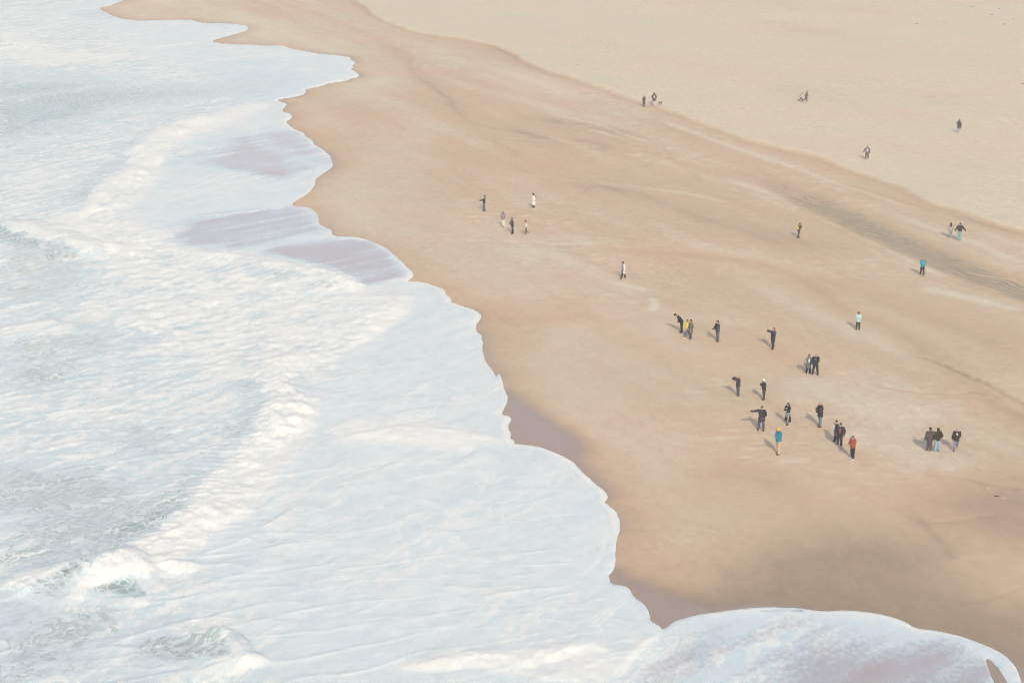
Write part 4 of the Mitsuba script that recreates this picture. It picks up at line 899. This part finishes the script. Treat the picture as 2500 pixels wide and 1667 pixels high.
phone(p, 'pale phone held by the person in the bright teal jacket', hnd=1, color=(.5, .42, .45))
p = person('woman in a pale aqua jacket and black leggings with brown boots', 2094, 805, 761.4, 268, (.44, .68, .68), (.055, .042, .04), (.17, .12, .10), 'tail', (.10, .065, .055), hem=.46, arms=('fold', 'fold'), legs=((2, 2, .02), (-3, 3, .02)), puff=.012, nod=14, scarf=(.36, .55, .53))


def dog(label, u, v, yaw, h, coat, belly, pose='stand'):
    """withers height h; the hock bends back, the knee forward"""
    x, y, z0 = place(u, v)
    root = key_for('dog')
    labels[root] = dict(label=label, category='dog')
    M = face_to([x, y, z0 - .005], yaw)
    b = lambda px, py, pz, r: (px * h, py * h, pz * h, r * h)  # noqa: E731
    sit = pose == 'sniff'
    parts = [hull(b(.34, 0, .78, .20), b(.10, 0, .76, .19), b(.30, 0, .66, .17)), hull(b(.10, 0, .76, .19), b(-.38, 0, .80, .15)), hull(b(-.38, .05, .78, .14), b(-.38, -.05, .78, .14), b(-.30, 0, .74, .13))]
    nz_ = .70 if sit else 1.22
    parts += [hull(b(.42, 0, .86, .15), b(.62, 0, nz_ - .08, .11)), hull(b(.64, 0, nz_, .125), b(.74, 0, nz_ - .02, .10)), hull(b(.76, 0, nz_ - .04, .075), b(.92, 0, nz_ - .09 - (.1 if sit else 0), .045))]
    for sd in (1, -1):
        parts += [hull(b(.34, sd * .11, .66, .10), b(.33, sd * .11, .36, .055)), hull(b(.33, sd * .11, .36, .055), b(.35, sd * .11, .06, .04)), hull(b(.35, sd * .11, .045, .045), b(.42, sd * .11, .035, .038)),
                  hull(b(-.38, sd * .11, .72, .13), b(-.26, sd * .12, .48, .075)), hull(b(-.26, sd * .12, .48, .07), b(-.46, sd * .12, .30, .042)), hull(b(-.46, sd * .12, .30, .042), b(-.43, sd * .12, .05, .036)), hull(b(-.43, sd * .12, .045, .042), b(-.35, sd * .12, .035, .036))]
    tail = [(-.50, .86), (-.66, 1.0), (-.70, 1.16), (-.62, 1.28)]
    parts += [hull(b(p[0], 0, p[1], .05), b(q[0], 0, q[1], .035)) for p, q in zip(tail, tail[1:])]
    m = soft(join(parts), .03, 5)
    add(m, 'body', root, coat, M, .25, .02, lambda q: np.where(((q[:, 2] < .55 * h) | (meshkit.fbm(q * 6, 2, seed=9) > .6))[:, None], np.asarray(belly), np.asarray(coat)))
    for sd in (1, -1):
        add(tri(hull(b(.62, sd * .10, nz_ + .08, .035), b(.58, sd * .15, nz_ - .02, .03), b(.62, sd * .15, nz_ - .12, .02))), 'ear', root, np.asarray(coat) * .8, M)
        add(trimesh.Trimesh(PEA * .02 * h + [.80 * h, sd * .055 * h, (nz_ + .02) * h], trimesh.creation.icosphere(subdivisions=0).faces), 'eye', root, (.03, .02, .02), M, 0)
    add(tri(hull(b(.95, 0, nz_ - .08 - (.1 if sit else 0), .03), b(.93, 0, nz_ - .06 - (.1 if sit else 0), .03))), 'nose', root, (.03, .025, .025), M, 0)


dog('grey brown dog with its head lowered beside the long haired woman', 1612.5, 256, 200, .44, (.13, .11, .09), (.24, .20, .16), 'sniff')
dog('small white dog running ahead below the berm', 1631.5, 280.5, 290, .36, (.80, .70, .62), (.50, .40, .33))


# wrack, a stick and shells lying on the sand
def clump(label, u, v, size, seed, color=(.085, .07, .055), name='seaweed_clump', cat='seaweed', group=None):
    rng = np.random.default_rng(seed)
    x, y, z0 = place(u, v)
    blobs = []
    for _ in range(9):
        a, r = rng.uniform(0, 6.28), rng.uniform(0, .36) * size
        p = np.array([math.cos(a) * r * 1.3, math.sin(a) * r * .8, .03 + rng.uniform(0, .05)])
        q = p + np.array([rng.uniform(-.3, .3) * size, rng.uniform(-.2, .2) * size, rng.uniform(-.02, .03)])
        p[0], p[1] = (0, 0) if not blobs else (p[0] * .8, p[1] * .8)
        blobs.append(hull((*p, rng.uniform(.03, .07) * size), (*q, rng.uniform(.02, .04) * size), pts=PEA))
    k = key_for(name)
    labels[k] = dict(label=label, category=cat, **({'group': group} if group else {}))
    m = soft(join(blobs), .05, 2)
    c = np.clip(np.asarray(color) * (1 + .6 * (meshkit.fbm(m.vertices * 14, 2) - .5))[:, None], 0, .9)
    scene[k] = mikit.ply(trimesh.Trimesh(m.vertices + [x, y, z0 - .02], m.faces, process=False), 'figure', smooth=True, color=c)


for i, (u, v, sz_, lb) in enumerate([(2240, 21.7, .55, 'faint seaweed clump at the left end of the upper scatter'), (2372, 17.5, .85, 'thin dark seaweed clump near the top edge of the beach'), (2440.6, 21.7, .8, 'thickest seaweed clump near the top right corner'),
                                     (2421.7, 37, .75, 'seaweed clump just below the thickest one'), (2473, 48, .85, 'dark seaweed clump furthest right in the upper scatter'), (2452.6, 60, .95, 'longest dark seaweed clump, lowest of the upper right scatter'),
                                     (2239, 58.6, .55, 'small dark seaweed clump lowest on the left of the scatter'), (2288, 53.3, .5, 'seaweed clump in the middle row, left of a smaller one'), (2311, 53.7, .4, 'smallest seaweed clump in the middle row of the scatter'),
                                     (2350, 12, .5, 'tiny seaweed clump by the top edge, left of the thin dark one'), (2497, 205.5, .55, 'seaweed clump alone at the right edge of the dry sand'), (1382, 185.6, .5, 'dark seaweed clump lying just above the berm edge'),
                                     (1158, 90, .6, 'seaweed clump on the dry sand near the far end of the berm'), (1409.6, 159, .6, 'pale seaweed clump a little inland of the berm edge')]):
    clump(lb, u, v, sz_, 100 + i, (.16, .13, .105) if 'faint' in lb or 'pale' in lb else (.095, .078, .06))
x, y, z0 = place(2433, 1211)
k = key_for('stick')
labels[k] = dict(label='short dark stick lying on the darker sand near the right edge', category='stick')
m = soft(join([hull((-.14, .05, .025, .02), (.02, .0, .035, .026)), hull((.02, 0, .035, .026), (.15, -.07, .02, .018)), hull((.02, 0, .035, .014), (.06, .05, .05, .008))]), .03, 2)
scene[k] = mikit.ply(trimesh.Trimesh(m.vertices + [x, y, z0 - .005], m.faces, process=False), 'figure', smooth=True, color=np.tile([.045, .038, .035], (len(m.vertices), 1)))
for u, v, lb in ((2197.7, 1139, 'white shell on the sand below the walking bald man'), (2451, 1217, 'white shell just right of the dark stick'), (2412, 1193, 'white shell up and left of the dark stick'), (1501.4, 944, 'white shell alone on smooth sand near the water')):
    x, y, z0 = place(u, v)
    k = key_for('shell')
    labels[k] = dict(label=lb, category='shell')
    g = np.linspace(0, 2 * math.pi, 17)[:-1]
    pts = np.vstack([np.column_stack([np.cos(g) * .055 * (1 + .08 * np.cos(5 * g)), np.sin(g) * .055, 0 * g]), np.column_stack([np.cos(g) * .045, np.sin(g) * .035, 0 * g + .022]), [[0, -.01, .032], [0, -.065, .01]]])
    m = tri(Manifold.hull_points(pts))
    scene[k] = mikit.ply(trimesh.Trimesh(m.vertices + [x, y, z0 + .001], m.faces, process=False), 'figure', smooth=True, color=np.tile([.82, .78, .74], (len(m.vertices), 1)))
